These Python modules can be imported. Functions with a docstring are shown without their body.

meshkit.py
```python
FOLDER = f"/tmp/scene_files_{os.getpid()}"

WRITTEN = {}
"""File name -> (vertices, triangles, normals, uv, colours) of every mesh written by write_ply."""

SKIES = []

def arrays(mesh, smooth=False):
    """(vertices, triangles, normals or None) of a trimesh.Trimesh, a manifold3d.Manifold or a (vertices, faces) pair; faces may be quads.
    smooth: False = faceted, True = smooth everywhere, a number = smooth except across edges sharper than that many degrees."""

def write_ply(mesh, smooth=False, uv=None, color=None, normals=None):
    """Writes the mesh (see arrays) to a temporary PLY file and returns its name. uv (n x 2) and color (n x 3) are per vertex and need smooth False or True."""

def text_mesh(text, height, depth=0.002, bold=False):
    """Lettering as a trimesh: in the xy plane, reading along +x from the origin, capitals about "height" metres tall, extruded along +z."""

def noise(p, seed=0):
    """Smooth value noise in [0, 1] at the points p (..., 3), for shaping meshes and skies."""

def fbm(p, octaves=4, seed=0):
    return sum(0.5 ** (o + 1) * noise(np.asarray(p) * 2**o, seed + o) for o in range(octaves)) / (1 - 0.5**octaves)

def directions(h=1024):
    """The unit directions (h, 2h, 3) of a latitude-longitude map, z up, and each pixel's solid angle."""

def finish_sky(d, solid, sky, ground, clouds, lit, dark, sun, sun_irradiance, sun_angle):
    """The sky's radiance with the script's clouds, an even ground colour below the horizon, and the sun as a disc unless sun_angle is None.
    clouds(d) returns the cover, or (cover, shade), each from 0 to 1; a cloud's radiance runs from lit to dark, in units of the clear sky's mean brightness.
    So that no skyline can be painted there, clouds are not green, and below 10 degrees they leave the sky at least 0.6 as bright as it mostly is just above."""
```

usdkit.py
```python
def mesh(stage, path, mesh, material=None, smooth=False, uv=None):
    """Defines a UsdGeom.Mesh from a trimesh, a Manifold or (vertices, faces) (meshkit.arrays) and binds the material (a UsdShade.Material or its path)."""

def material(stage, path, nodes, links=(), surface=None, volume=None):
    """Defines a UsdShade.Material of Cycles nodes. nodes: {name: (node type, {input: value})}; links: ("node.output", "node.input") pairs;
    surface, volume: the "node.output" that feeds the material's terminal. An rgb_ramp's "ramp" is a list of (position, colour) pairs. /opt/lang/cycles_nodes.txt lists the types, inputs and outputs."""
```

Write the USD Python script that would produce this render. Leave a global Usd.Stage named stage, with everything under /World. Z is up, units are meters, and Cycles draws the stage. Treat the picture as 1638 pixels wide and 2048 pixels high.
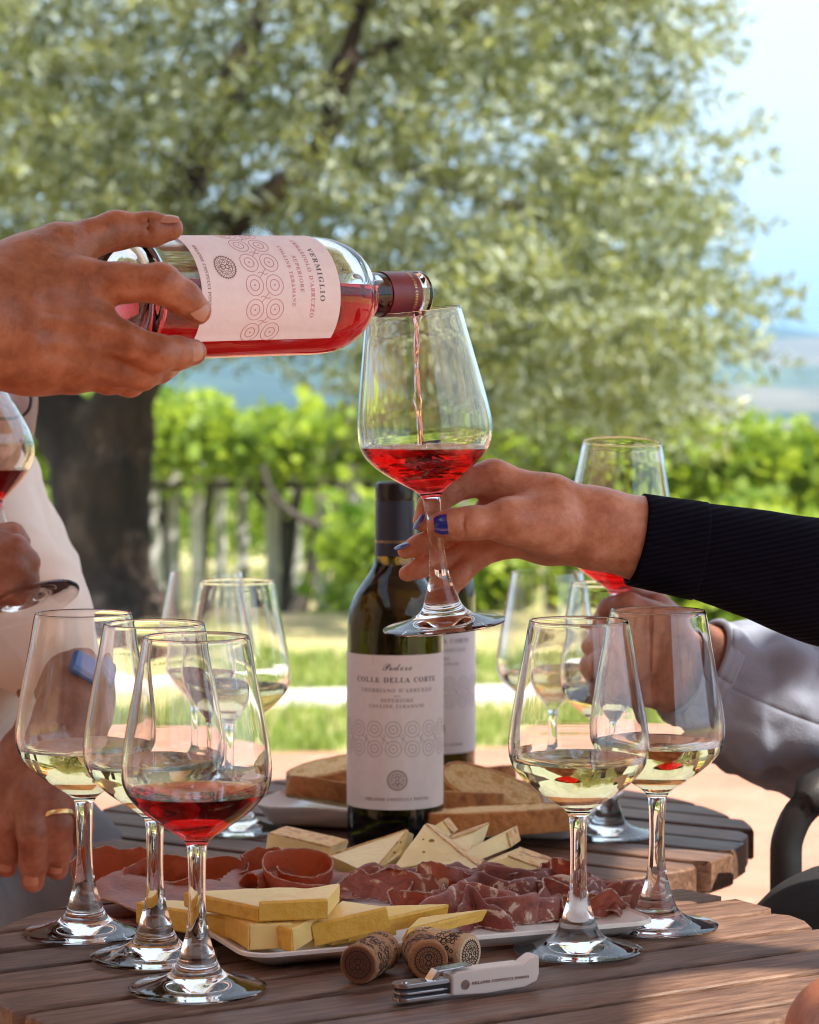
import math, random
import numpy as np, trimesh, usdkit, meshkit
from scipy.interpolate import PchipInterpolator
from shapely.geometry import Polygon, Point, LineString, box as sbox
import shapely
from shapely import affinity, union_all
from pxr import Usd, UsdGeom, UsdLux, UsdShade, Gf, Sdf, Vt

stage = Usd.Stage.CreateInMemory()
UsdGeom.Xform.Define(stage, '/World')
UsdGeom.Scope.Define(stage, '/World/Looks')

# ------------------------------------------------------------------ camera, sky, sun, exposure
FPX, CX, CY = 5250.0, 819.0, 1024.0          # focal length in picture pixels (1638 wide)
PITCH = math.atan(249 / 5250.0)
EYE = np.array([0, 0, 1.088])
cam = UsdGeom.Camera.Define(stage, '/World/camera')
cam.AddTranslateOp().Set(tuple(map(float, EYE)))
cam.AddRotateXYZOp().Set((90 - math.degrees(PITCH), 0, 0))
cam.CreateFocalLengthAttr(50.0)
cam.CreateHorizontalApertureAttr(15.6)
cam.CreateFStopAttr(7.2)
cam.CreateFocusDistanceAttr(1.66)
cam.CreateClippingRangeAttr((0.02, 20000.0))
cam.CreateExposureAttr(1.40)

SUN_EL, SUN_AZ = math.radians(50), math.atan2(0.86, -0.50)
SUN = np.array([math.sin(SUN_AZ) * math.cos(SUN_EL), math.cos(SUN_AZ) * math.cos(SUN_EL), math.sin(SUN_EL)])
sky_mat = usdkit.material(stage, '/World/Looks/sky_look', {
    "sky": ("sky_texture", {"sky_type": "single_scattering", "sun_disc": False, "sun_elevation": SUN_EL, "sun_rotation": SUN_AZ, "altitude": 200.0, "aerosol_density": 1.4}),
    "tc": ("texture_coordinate", {}),
    "mp": ("mapping", {"scale": (1.2, 1.2, 4.0)}),
    "n": ("noise_texture", {"scale": 2.2, "detail": 7.0, "roughness": 0.6, "distortion": 0.4}),
    "r": ("rgb_ramp", {"ramp": [(0.0, (.40, .40, .40)), (0.55, (.44, .44, .44)), (0.85, (.55, .55, .55)), (1.0, (.6, .6, .6))]}),
    "mx": ("mix", {"color2": (9.5, 9.8, 10.2)}),
    "b": ("background_shader", {"strength": 0.085})},
    [("tc.generated", "mp.vector"), ("mp.vector", "n.vector"), ("n.fac", "r.fac"), ("r.color", "mx.fac"), ("sky.color", "mx.color1"), ("mx.color", "b.color")], surface="b.background")
sky = UsdLux.DomeLight.Define(stage, '/World/sky')
UsdShade.MaterialBindingAPI.Apply(sky.GetPrim()).Bind(sky_mat)
sky.GetPrim().SetCustomDataByKey('kind', 'structure')
sun = UsdLux.DistantLight.Define(stage, '/World/sun')
sun.CreateAngleAttr(0.53); sun.CreateNormalizeAttr(True); sun.CreateIntensityAttr(1.25); sun.CreateColorAttr((1.0, 0.92, 0.79))
sun.AddRotateXYZOp().Set((math.degrees(math.pi / 2 - SUN_EL), 0, -math.degrees(SUN_AZ) + 180))

# ------------------------------------------------------------------ helpers
c_, s_ = math.cos(PITCH), math.sin(PITCH)
FW, UPV = np.array([0, c_, -s_]), np.array([0, s_, c_])
def ray(px, py): return FW + np.array([1., 0, 0]) * (px - CX) / FPX - UPV * (py - CY) / FPX
def P(px, py, Y):
    """the point of the place that stands at distance Y along the picture's line of sight (px, py)"""
    r = ray(px, py); return EYE + r * (Y / r[1])
def T(px, py, z=0.73):
    r = ray(px, py); return EYE + r * ((z - EYE[2]) / r[2])

used = {}
def numbered(base):
    n = used.get(base, 0); used[base] = n + 1
    return base if n == 0 else f"{base}_{n:03d}"
def pathof(name, parent=None):
    return numbered((str(parent.GetPath()) if parent is not None else '/World') + '/' + name)
def tag(o, label=None, cat=None, group=None, kind=None):
    o = o.GetPrim() if hasattr(o, 'GetPrim') else o
    for k, v in (('label', label), ('category', cat), ('group', group), ('kind', kind)):
        if v: o.SetCustomDataByKey(k, v)
    return o
def thing(name, label, cat, group=None, M=None, loc=None):
    x = UsdGeom.Xform.Define(stage, pathof(name))
    if M is not None: x.AddTransformOp().Set(Gf.Matrix4d(*np.asarray(M, float).T.ravel().tolist()))
    if loc is not None: x.AddTranslateOp().Set(tuple(map(float, loc)))
    return tag(x.GetPrim(), label, cat, group)
def obj(name, mesh, mat, parent=None, smooth=False, label=None):
    m = usdkit.mesh(stage, pathof(name, parent), mesh, mat, smooth=smooth)
    if label: tag(m, label)
    return m.GetPrim()
def instancer(name, protos, proto_idx, pos, quats, scales, parent=None):
    """protos: list of (mesh, material, smooth); quats (n,4) wxyz"""
    path = pathof(name, parent)
    pi = UsdGeom.PointInstancer.Define(stage, path)
    for k, (m, mt, sm) in enumerate(protos):
        usdkit.mesh(stage, f"{path}/sprig_{k:03d}", m, mt, smooth=sm)
        pi.CreatePrototypesRel().AddTarget(f"{path}/sprig_{k:03d}")
    pi.CreateProtoIndicesAttr(Vt.IntArray.FromNumpy(np.asarray(proto_idx, np.int32)))
    pi.CreatePositionsAttr(Vt.Vec3fArray.FromNumpy(np.asarray(pos, np.float32)))
    pi.CreateOrientationsAttr(Vt.QuathArray([Gf.Quath(float(q[0]), float(q[1]), float(q[2]), float(q[3])) for q in quats]))
    s = np.asarray(scales, np.float32)
    pi.CreateScalesAttr(Vt.Vec3fArray.FromNumpy(np.repeat(s[:, None], 3, 1) if s.ndim == 1 else s))
    return pi.GetPrim()
def rand_quats(rng, n, tilt=math.pi):
    """random heading, random lean up to tilt"""
    a, b, c = rng.uniform(0, 2 * math.pi, n), rng.uniform(-tilt, tilt, n), rng.uniform(-tilt, tilt, n)
    from scipy.spatial.transform import Rotation as R
    q = R.from_euler('zyx', np.stack([a, b, c], 1)).as_quat()
    return q[:, [3, 0, 1, 2]]
def unit(v): v = np.asarray(v, float); return v / np.linalg.norm(v)
def frame(axis, toward=(0, -1, 0), origin=(0, 0, 0)):
    """4x4 whose z is axis and whose -y looks as nearly as it can toward 'toward'"""
    z = unit(axis); y = -np.asarray(toward, float); y = unit(y - z * (y @ z)); x = np.cross(y, z)
    M = np.eye(4); M[:3, 0], M[:3, 1], M[:3, 2], M[:3, 3] = x, y, z, origin
    return M
def cat(*ms): return trimesh.util.concatenate([m for m in ms])
def box(ext, loc=(0, 0, 0), rz=0, bevel=0):
    if bevel:
        e = np.asarray(ext) / 2
        pts = []
        for sx in (-1, 1):
            for sy in (-1, 1):
                for sz in (-1, 1):
                    for k in range(3):
                        q = e.copy(); b = np.full(3, bevel); b[k] = 0
                        pts.append((q - b) * (sx, sy, sz))
        m = trimesh.convex.convex_hull(np.array(pts))
    else:
        m = trimesh.creation.box(ext)
    if rz: m.apply_transform(trimesh.transformations.rotation_matrix(rz, [0, 0, 1]))
    m.apply_translation(loc); return m
def tube(pts, rad, n=10, closed_ends=True):
    pts = np.asarray(pts, float); rad = np.broadcast_to(np.asarray(rad, float), len(pts))
    t = np.gradient(pts, axis=0); t /= np.linalg.norm(t, axis=1, keepdims=True) + 1e-12
    ref = np.array([0, 0, 1.]) if abs(t[0] @ [0, 0, 1.]) < .9 else np.array([1., 0, 0])
    u = np.cross(t[0], ref); u /= np.linalg.norm(u); V = []
    for i in range(len(pts)):
        u = u - t[i] * (u @ t[i]); u /= np.linalg.norm(u); w = np.cross(t[i], u)
        a = np.arange(n) * 2 * math.pi / n
        V.append(pts[i] + rad[i] * (np.cos(a)[:, None] * u + np.sin(a)[:, None] * w))
    V = np.array(V).reshape(-1, 3); Fs = []
    for i in range(len(pts) - 1):
        for k in range(n):
            a, b = i * n + k, i * n + (k + 1) % n
            Fs += [(a, b, b + n), (a, b + n, a + n)]
    if closed_ends:
        V = np.vstack([V, pts[0], pts[-1]]); c0, c1 = len(V) - 2, len(V) - 1
        for k in range(n):
            Fs += [(c0, (k + 1) % n, k), (c1, (len(pts) - 1) * n + k, (len(pts) - 1) * n + (k + 1) % n)]
    return trimesh.Trimesh(V, Fs, process=False)
def spline(pts, n, k=None):
    pts = np.asarray(pts, float)
    d = np.r_[0, np.cumsum(np.linalg.norm(np.diff(pts, axis=0), axis=1))]
    return PchipInterpolator(d, pts)(np.linspace(0, d[-1], n))
def lathe(profile, n=64):
    """profile [(r, z)] from one end to the other; r = 0 closes. Outward normals when the profile runs from the bottom up."""
    pr = np.asarray(profile, float); V, rows = [], []
    a = np.arange(n) * 2 * math.pi / n
    for r, z in pr:
        if r < 1e-7: rows.append([len(V)]); V.append((0, 0, z))
        else:
            rows.append(list(range(len(V), len(V) + n))); V += [(r * math.cos(t), r * math.sin(t), z) for t in a]
    Fs = []
    for A, B in zip(rows[:-1], rows[1:]):
        for k in range(n):
            k2 = (k + 1) % n
            if len(A) == 1 and len(B) == 1: continue
            if len(A) == 1: Fs.append((A[0], B[k2], B[k]))
            elif len(B) == 1: Fs.append((A[k], A[k2], B[0]))
            else: Fs += [(A[k], A[k2], B[k2]), (A[k], B[k2], B[k])]
    return trimesh.Trimesh(V, Fs, process=False)
def smooth_profile(p, n):
    """dense smooth profile through (r, z) points, parameterised by length"""
    return spline(p, n)
def sheet(grid, t, nrm=None):
    """closed thin solid from a (n, m, 3) grid"""
    g = np.asarray(grid, float); n, m = g.shape[:2]
    du, dv = np.gradient(g, axis=0), np.gradient(g, axis=1)
    nn = np.cross(du, dv); nn /= np.linalg.norm(nn, axis=2, keepdims=True) + 1e-12
    t = np.broadcast_to(np.asarray(t, float), (n, m))[..., None]
    top, bot = g + nn * t / 2, g - nn * t / 2
    V = np.vstack([top.reshape(-1, 3), bot.reshape(-1, 3)]); N = n * m
    I = np.arange(N).reshape(n, m); a, b, c, d = I[:-1, :-1].ravel(), I[1:, :-1].ravel(), I[1:, 1:].ravel(), I[:-1, 1:].ravel()
    Fs = [np.stack([a, b, c], 1), np.stack([a, c, d], 1), np.stack([a, c, b], 1) + N, np.stack([a, d, c], 1) + N]
    ring = np.r_[I[0, :-1], I[:-1, -1], I[-1, :0:-1], I[:0:-1, 0]]; r2 = np.roll(ring, -1)
    Fs += [np.stack([ring, r2, r2 + N], 1), np.stack([ring, r2 + N, ring + N], 1)]
    return trimesh.Trimesh(V, np.vstack(Fs), process=False)
def prism(poly_bottom, poly_top):
    """closed solid between two polygons with the same number of corners"""
    a, b = np.asarray(poly_bottom, float), np.asarray(poly_top, float); n = len(a)
    m = trimesh.convex.convex_hull(np.vstack([a, b])) if n < 99 else None
    return m
def rough(m, amp, freq, seed=0, sub=None):
    """subdivide to edges of sub and push the surface in and out"""
    if sub: m = trimesh.Trimesh(*trimesh.remesh.subdivide_to_size(m.vertices, m.faces, sub), process=True)
    v = m.vertices.copy()
    d = np.stack([meshkit.fbm(v * freq + 17.3 * k, 3, seed + k) - .5 for k in range(3)], 1)
    m = m.copy(); m.vertices = v + d * amp * 2
    return m

# --- smooth bodies: round cones blended together, then meshed with surface nets
def cone_field(G, a, ra, b, rb):
    ab = b - a; L = ab @ ab + 1e-12
    t = np.clip(((G - a) @ ab) / L, 0, 1)
    return np.linalg.norm(G - (a + t[..., None] * ab), axis=-1) - (ra + t * (rb - ra))
def smin(a, b, k):
    h = np.maximum(k - np.abs(a - b), 0) / k
    return np.minimum(a, b) - h * h * k / 4
def body_mesh(groups, h, k_join=0.012, carve=(), noise=None):
    """groups: list of (list of chains, k). A chain is [(point, radius), ...]. Groups are blended by k_join; inside a group by its k.
    carve: list of ((a, ra, b, rb), k) taken away."""
    allp = np.array([p for g, _ in groups for ch in g for p, r in ch]); allr = np.array([r for g, _ in groups for ch in g for p, r in ch])
    lo, hi = (allp - allr[:, None]).min(0) - 4 * h - .004, (allp + allr[:, None]).max(0) + 4 * h + .004
    n = np.ceil((hi - lo) / h).astype(int) + 1
    ax = [lo[i] + h * np.arange(n[i]) for i in range(3)]
    BIG = 0.08
    F = np.full(n, BIG, np.float32)
    def sub(a, ra, b, rb, m):
        l, u = np.minimum(a - ra, b - rb) - m, np.maximum(a + ra, b + rb) + m
        i0 = np.clip(((l - lo) / h).astype(int), 0, n); i1 = np.clip(np.ceil((u - lo) / h).astype(int) + 1, 0, n)
        sl = tuple(slice(i0[i], i1[i]) for i in range(3))
        G = np.stack(np.meshgrid(*[ax[i][sl[i]] for i in range(3)], indexing='ij'), -1).astype(np.float32)
        return sl, G
    D = None                                   # fingers: kept apart from one another, then joined to the hand
    for chains, k in groups:
        Gf_ = np.full(n, BIG, np.float32)
        for ch in chains:
            pts = ch if len(ch) > 1 else [ch[0], ch[0]]
            for (a, ra), (b, rb) in zip(pts[:-1], pts[1:]):
                a, b = np.asarray(a, np.float32), np.asarray(b, np.float32)
                sl, G = sub(a, ra, b, rb, max(k, k_join) + 3 * h)
                Gf_[sl] = smin(Gf_[sl], cone_field(G, a, ra, b, rb).astype(np.float32), k)
        if k < .009: D = Gf_ if D is None else smin(D, Gf_, .0012)
        else: F = smin(F, Gf_, k_join)
    if D is not None: F = smin(F, D, k_join)
    for (a, ra, b, rb), k in carve:
        a, b = np.asarray(a, np.float32), np.asarray(b, np.float32)
        sl, G = sub(a, ra, b, rb, k + 3 * h)
        F[sl] = -smin(-F[sl], cone_field(G, a, ra, b, rb).astype(np.float32), k)
    m = surface_nets(F, lo, h)
    if noise:
        amp, freq, seed = noise
        v = m.vertices; nn = m.vertex_normals
        m.vertices = v + nn * ((meshkit.fbm(v * freq, 3, seed) - .5) * 2 * amp)[:, None]
    return m
def surface_nets(F, lo, h):
    S = F < 0; n = np.array(F.shape)
    c = [(i, j, k) for i in (0, 1) for j in (0, 1) for k in (0, 1)]
    cut = lambda A, o: A[o[0]:n[0] - 1 + o[0], o[1]:n[1] - 1 + o[1], o[2]:n[2] - 1 + o[2]]
    cnt = sum(cut(S, o).astype(np.int8) for o in c)
    cells = np.argwhere((cnt > 0) & (cnt < 8))
    idx = np.full(n - 1, -1, np.int32); idx[tuple(cells.T)] = np.arange(len(cells))
    val = {o: F[cells[:, 0] + o[0], cells[:, 1] + o[1], cells[:, 2] + o[2]].astype(float) for o in c}
    acc, w = np.zeros((len(cells), 3)), np.zeros(len(cells))
    for o in c:
        for d in range(3):
            if o[d] == 0:
                o2 = tuple(1 if q == d else o[q] for q in range(3))
                a, b = val[o], val[o2]; x = (a < 0) != (b < 0)
                t = np.where(x, a / np.where(a == b, 1, a - b), 0)
                p = np.tile(np.array(o, float), (len(cells), 1)); p[:, d] += t
                acc += p * x[:, None]; w += x
    V = lo + h * (cells + acc / w[:, None]); Fs = []
    for d in range(3):
        e = np.zeros(3, int); e[d] = 1
        A = S[tuple(slice(0, n[q] - e[q]) for q in range(3))]; B = S[tuple(slice(e[q], n[q]) for q in range(3))]
        p = np.argwhere(A != B); o1, o2 = (d + 1) % 3, (d + 2) % 3
        p = p[(p[:, o1] > 0) & (p[:, o2] > 0)]
        q1, q2 = np.eye(3, dtype=int)[o1], np.eye(3, dtype=int)[o2]
        i = [idx[tuple((p - s).T)] for s in (q1 + q2, q2, 0 * q1, q1)]
        inside = S[tuple(p.T)]
        Q = np.stack(i, 1); Q[~inside] = Q[~inside][:, ::-1]; Fs.append(Q)
    Q = np.vstack(Fs); Q = Q[(Q >= 0).all(1)]
    return trimesh.Trimesh(V, np.vstack([Q[:, [0, 1, 2]], Q[:, [0, 2, 3]]]), process=False)

# ------------------------------------------------------------------ materials
def mat(name, nodes, links=(), surface="p.BSDF", volume=None):
    return usdkit.material(stage, '/World/Looks/' + name, nodes, list(links), surface=surface, volume=volume)
def plain(name, color, rough_=0.5, metallic=0.0, spec=0.5, **kw):
    return mat(name, {"p": ("principled_bsdf", {"base_color": color, "roughness": rough_, "metallic": metallic, "specular_ior_level": spec, **kw})})
def noisy(name, c1, c2, scale, rough_=0.6, bump=0.0, bump_scale=None, detail=5.0, stretch=(1, 1, 1), lo=.35, hi=.65, dist=.01, coord="object", c3=None, **kw):
    stops = [(0, c1), (lo, c1), (hi, c2), (1, c2)] if c3 is None else [(0, c1), (lo, c1), ((lo + hi) / 2, c2), (hi, c3), (1, c3)]
    nodes = {"tc": ("texture_coordinate", {}), "mp": ("mapping", {"scale": stretch}),
             "n": ("noise_texture", {"scale": scale, "detail": detail, "roughness": 0.6}),
             "r": ("rgb_ramp", {"ramp": stops}),
             "p": ("principled_bsdf", {"roughness": rough_, **kw})}
    links = [(f"tc.{coord}", "mp.vector"), ("mp.vector", "n.vector"), ("n.fac", "r.fac"), ("r.color", "p.base_color")]
    if bump:
        nodes["n2"] = ("noise_texture", {"scale": bump_scale or scale * 3, "detail": 4.0, "roughness": 0.6})
        nodes["b"] = ("bump", {"strength": bump, "distance": dist})
        links += [("mp.vector", "n2.vector"), ("n2.fac", "b.height"), ("b.normal", "p.normal")]
    return mat(name, nodes, links)

GLASS = mat('clear_glass', {"p": ("glass_bsdf", {"color": (.995, .998, .996), "roughness": 0.0, "IOR": 1.5})})
PANE = mat('thin_clear_glass', {"f": ("layer_weight", {"blend": 0.5}), "pw": ("math", {"math_type": "power", "value2": 2.6}), "ml": ("math", {"math_type": "multiply_add", "value2": .9, "value3": .045}), "t": ("transparent_bsdf", {"color": (.985, .99, .987)}), "g": ("glossy_bsdf", {"color": (1, 1, 1), "roughness": 0.02}), "m": ("mix_closure", {})},
           [("f.facing", "pw.value1"), ("pw.value", "ml.value1"), ("ml.value", "m.fac"), ("t.BSDF", "m.closure1"), ("g.BSDF", "m.closure2")], surface="m.closure")
def wine_mat(name, color, density, side=0.887, tint=(1, 1, 1)):
    return mat(name, {"g": ("geometry", {}), "s": ("separate_xyz", {}), "a": ("math", {"math_type": "absolute"}), "gt": ("math", {"math_type": "greater_than", "value2": 0.93}),
                      "ior": ("mix_float", {"a": side, "b": 1.335}), "p": ("glass_bsdf", {"color": tint, "roughness": 0.0}), "v": ("absorption_volume", {"color": color, "density": density})},
               [("g.true_normal", "s.vector"), ("s.z", "a.value1"), ("a.value", "gt.value1"), ("gt.value", "ior.fac"), ("ior.result", "p.IOR")], surface="p.BSDF", volume="v.volume")
ROSE = wine_mat('rose_wine', (.90, .06, .04), 100.0)
WHITE = wine_mat('white_wine', (.965, .74, .05), 15.0)
ROSE_LOOSE = wine_mat('rose_wine_free', (.96, .15, .10), 78.0, side=1.335)
WHITE_LOOSE = wine_mat('white_wine_free', (.965, .74, .05), 17.0, side=1.335)

def wood(name, c1, c2, c3, seed):
    """plank wood: grain along local x"""
    return mat(name, {"tc": ("texture_coordinate", {}), "mp": ("mapping", {"scale": (3.5, 30, 30), "location": (seed * 3.1, seed * 1.7, seed)}),
                      "n": ("noise_texture", {"scale": 6.0, "detail": 8.0, "roughness": 0.65, "distortion": 0.3}),
                      "mp2": ("mapping", {"scale": (9, 170, 170), "location": (seed, 0, 0)}), "n2": ("noise_texture", {"scale": 6.0, "detail": 3.0}),
                      "n3": ("noise_texture", {"scale": 9.0, "detail": 4.0}),
                      "r": ("rgb_ramp", {"ramp": [(0, c1), (.38, c1), (.52, c2), (.68, c3), (1, c3)]}),
                      "r2": ("rgb_ramp", {"ramp": [(0, (.45, .45, .45)), (.40, (.6, .6, .6)), (.52, (1, 1, 1)), (1, (1, 1, 1))]}),
                      "mm": ("mix", {"mix_type": "multiply", "fac": 0.55}),
                      "rr": ("map_range", {"from_min": .3, "from_max": .7, "to_min": .42, "to_max": .62}),
                      "b": ("bump", {"strength": 0.35, "distance": 0.0012}), "p": ("principled_bsdf", {"specular_ior_level": .4})},
               [("tc.object", "mp.vector"), ("mp.vector", "n.vector"), ("tc.object", "mp2.vector"), ("mp2.vector", "n2.vector"), ("tc.object", "n3.vector"), ("n.fac", "r.fac"), ("n2.fac", "r2.fac"),
                ("r.color", "mm.color1"), ("r2.color", "mm.color2"), ("mm.color", "p.base_color"), ("n2.fac", "b.height"), ("b.normal", "p.normal"), ("n3.fac", "rr.value"), ("rr.result", "p.roughness")])

# ------------------------------------------------------------------ ground, hills, patio, path, haze
def terrain(x, y):
    x, y = np.asarray(x, float), np.asarray(y, float)
    r = np.hypot(x, y)
    z = -.092 * np.clip(y - 12.7, 0, 14.3)
    z = z - np.clip(y - 27, 0, 40) * .03
    far = np.clip((r - 60) / 400, 0, 1); z = z - 24 * far ** 1.3 * np.clip(y / np.maximum(r, 1) + .6, 0, 1)
    p = np.stack([x / 420, y / 420, 0 * x], -1)
    up = np.clip((r - 900) / 2600, 0, 1)
    z = z + up * (108 + 75 * (meshkit.fbm(p * .8, 4, 5) - .5)) * np.clip((r - 900) / 600, 0, 1) ** .5
    z = z + np.clip((r - 300) / 500, 0, 1) * 46 * (meshkit.fbm(p * 1.5, 3, 9) - .5)
    return z
def polar_sheet(r0, r1, nr, na, a0=0, a1=2 * math.pi, skirt=0):
    rr = np.geomspace(r0, r1, nr); aa = np.linspace(a0, a1, na)
    R_, A_ = np.meshgrid(rr, aa, indexing='ij'); X, Y = R_ * np.sin(A_), R_ * np.cos(A_)
    return np.stack([X, Y, terrain(X, Y)], -1)
def grid_mesh(g):
    n, m = g.shape[:2]; I = np.arange(n * m).reshape(n, m)
    a, b, c, d = I[:-1, :-1].ravel(), I[1:, :-1].ravel(), I[1:, 1:].ravel(), I[:-1, 1:].ravel()
    f = np.vstack([np.stack([a, b, c], 1), np.stack([a, c, d], 1)])
    t = trimesh.Trimesh(g.reshape(-1, 3), f, process=False)
    if t.face_normals[:, 2].sum() < 0: t.invert()
    return t

M_ground = noisy('dry_grass_ground', (.17, .22, .05), (.40, .37, .15), .55, .9, bump=.6, bump_scale=40, detail=8, c3=(.58, .46, .25), lo=.34, hi=.66, dist=.03, coord="object")
M_hills = mat('field_patchwork', {
    "tc": ("texture_coordinate", {}), "mp": ("mapping", {"scale": (.0042, .0026, .004)}), "v": ("voronoi_texture", {"scale": 1.0, "randomness": .9}),
    "s": ("separate_color", {}), "r": ("rgb_ramp", {"ramp": [(0, (.03, .055, .025)), (.34, (.05, .085, .03)), (.48, (.09, .12, .045)), (.60, (.04, .07, .03)), (.74, (.20, .16, .09)), (.84, (.25, .15, .10)), (.9, (.05, .09, .03)), (1, (.08, .12, .045))], "interpolate": False}),
    "mp2": ("mapping", {"scale": (.02, .02, .02)}), "n": ("noise_texture", {"scale": 1.0, "detail": 6.0, "roughness": .65}),
    "r2": ("rgb_ramp", {"ramp": [(0, (.25, .25, .25)), (.42, (.5, .55, .5)), (.55, (1, 1, 1)), (1, (1.2, 1.2, 1.2))]}),
    "mm": ("mix", {"mix_type": "multiply", "fac": .9}), "p": ("principled_bsdf", {"roughness": .95, "specular_ior_level": .1})},
    [("tc.object", "mp.vector"), ("mp.vector", "v.vector"), ("v.color", "s.color"), ("s.r", "r.fac"), ("tc.object", "mp2.vector"), ("mp2.vector", "n.vector"), ("n.fac", "r2.fac"), ("r.color", "mm.color1"), ("r2.color", "mm.color2"), ("mm.color", "p.base_color")])
# one sheet to the horizon, in two pieces that share their border
near_r = 150.0
g = polar_sheet(.05, near_r, 150, 181); tag(obj('ground', grid_mesh(g), M_ground, smooth=True), kind='structure')
g = polar_sheet(near_r, 9000, 130, 361); tag(obj('hills', grid_mesh(g), M_hills, smooth=True), kind='structure')

# patio of terracotta pavers; its far edge runs slightly askew
def flat_poly(pts, z0, z1):
    m = trimesh.creation.extrude_polygon(Polygon(pts), z1 - z0, engine="earcut"); m.apply_translation((0, 0, z0)); return m
M_patio = mat('terracotta_paving', {
    "tc": ("texture_coordinate", {}), "mp": ("mapping", {"rotation": (0, 0, .35), "scale": (1, 1, 1)}),
    "br": ("brick_texture", {"scale": 1.0, "brick_width": .30, "row_height": .15, "mortar_size": .006, "mortar_smooth": .3, "color1": (.43, .215, .15), "color2": (.38, .18, .12), "mortar": (.36, .25, .19)}),
    "n": ("noise_texture", {"scale": 3.0, "detail": 6.0}), "r": ("rgb_ramp", {"ramp": [(0, (.7, .7, .7)), (.35, (.85, .85, .85)), (.65, (1.08, 1.08, 1.08)), (1, (1.15, 1.15, 1.15))]}),
    "mm": ("mix", {"mix_type": "multiply", "fac": 1.0}), "b": ("bump", {"strength": .5, "distance": .004, "invert": True}), "p": ("principled_bsdf", {"roughness": .8, "specular_ior_level": .25})},
    [("tc.object", "mp.vector"), ("mp.vector", "br.vector"), ("tc.object", "n.vector"), ("n.fac", "r.fac"), ("br.color", "mm.color1"), ("r.color", "mm.color2"), ("mm.color", "p.base_color"), ("br.fac", "b.height"), ("b.normal", "p.normal")])
PATIO_EDGE = [(-7, 7.2), (-2.5, 7.45), (0, 7.75), (2.2, 8.3), (7, 9.4)]
tag(obj('patio', flat_poly([(-7, -4), (7, -4)] + PATIO_EDGE[::-1], -.06, .012), M_patio), kind='structure')
M_gravel = noisy('white_gravel', (.50, .47, .42), (.82, .80, .76), 60, .9, bump=.7, bump_scale=120, coord="object")
tag(obj('gravel_path', flat_poly([(-7, 8.0), (-2.5, 8.45), (-.9, 8.86), (.2, 8.98), (2.2, 9.35), (7, 10.5), (7, 11.0), (2.2, 9.82), (.2, 9.38), (-.9, 9.2), (-2.5, 8.85), (-7, 8.4)], -.05, .018), M_gravel), kind='structure')

# air: pale even haze round everything
HZ = 10500.0
hz = trimesh.creation.box((2 * HZ, 2 * HZ, 340)); hz.apply_translation((0, 0, 170 - 62))
M_haze = mat('pale_haze', {"v": ("principled_volume", {"color": (.40, .68, 1.0), "density": 0.00034, "anisotropy": 0.2})}, [], surface=None, volume="v.volume")
HAZE_ON = True
if HAZE_ON: tag(obj('haze', hz, M_haze), kind='stuff')

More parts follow.
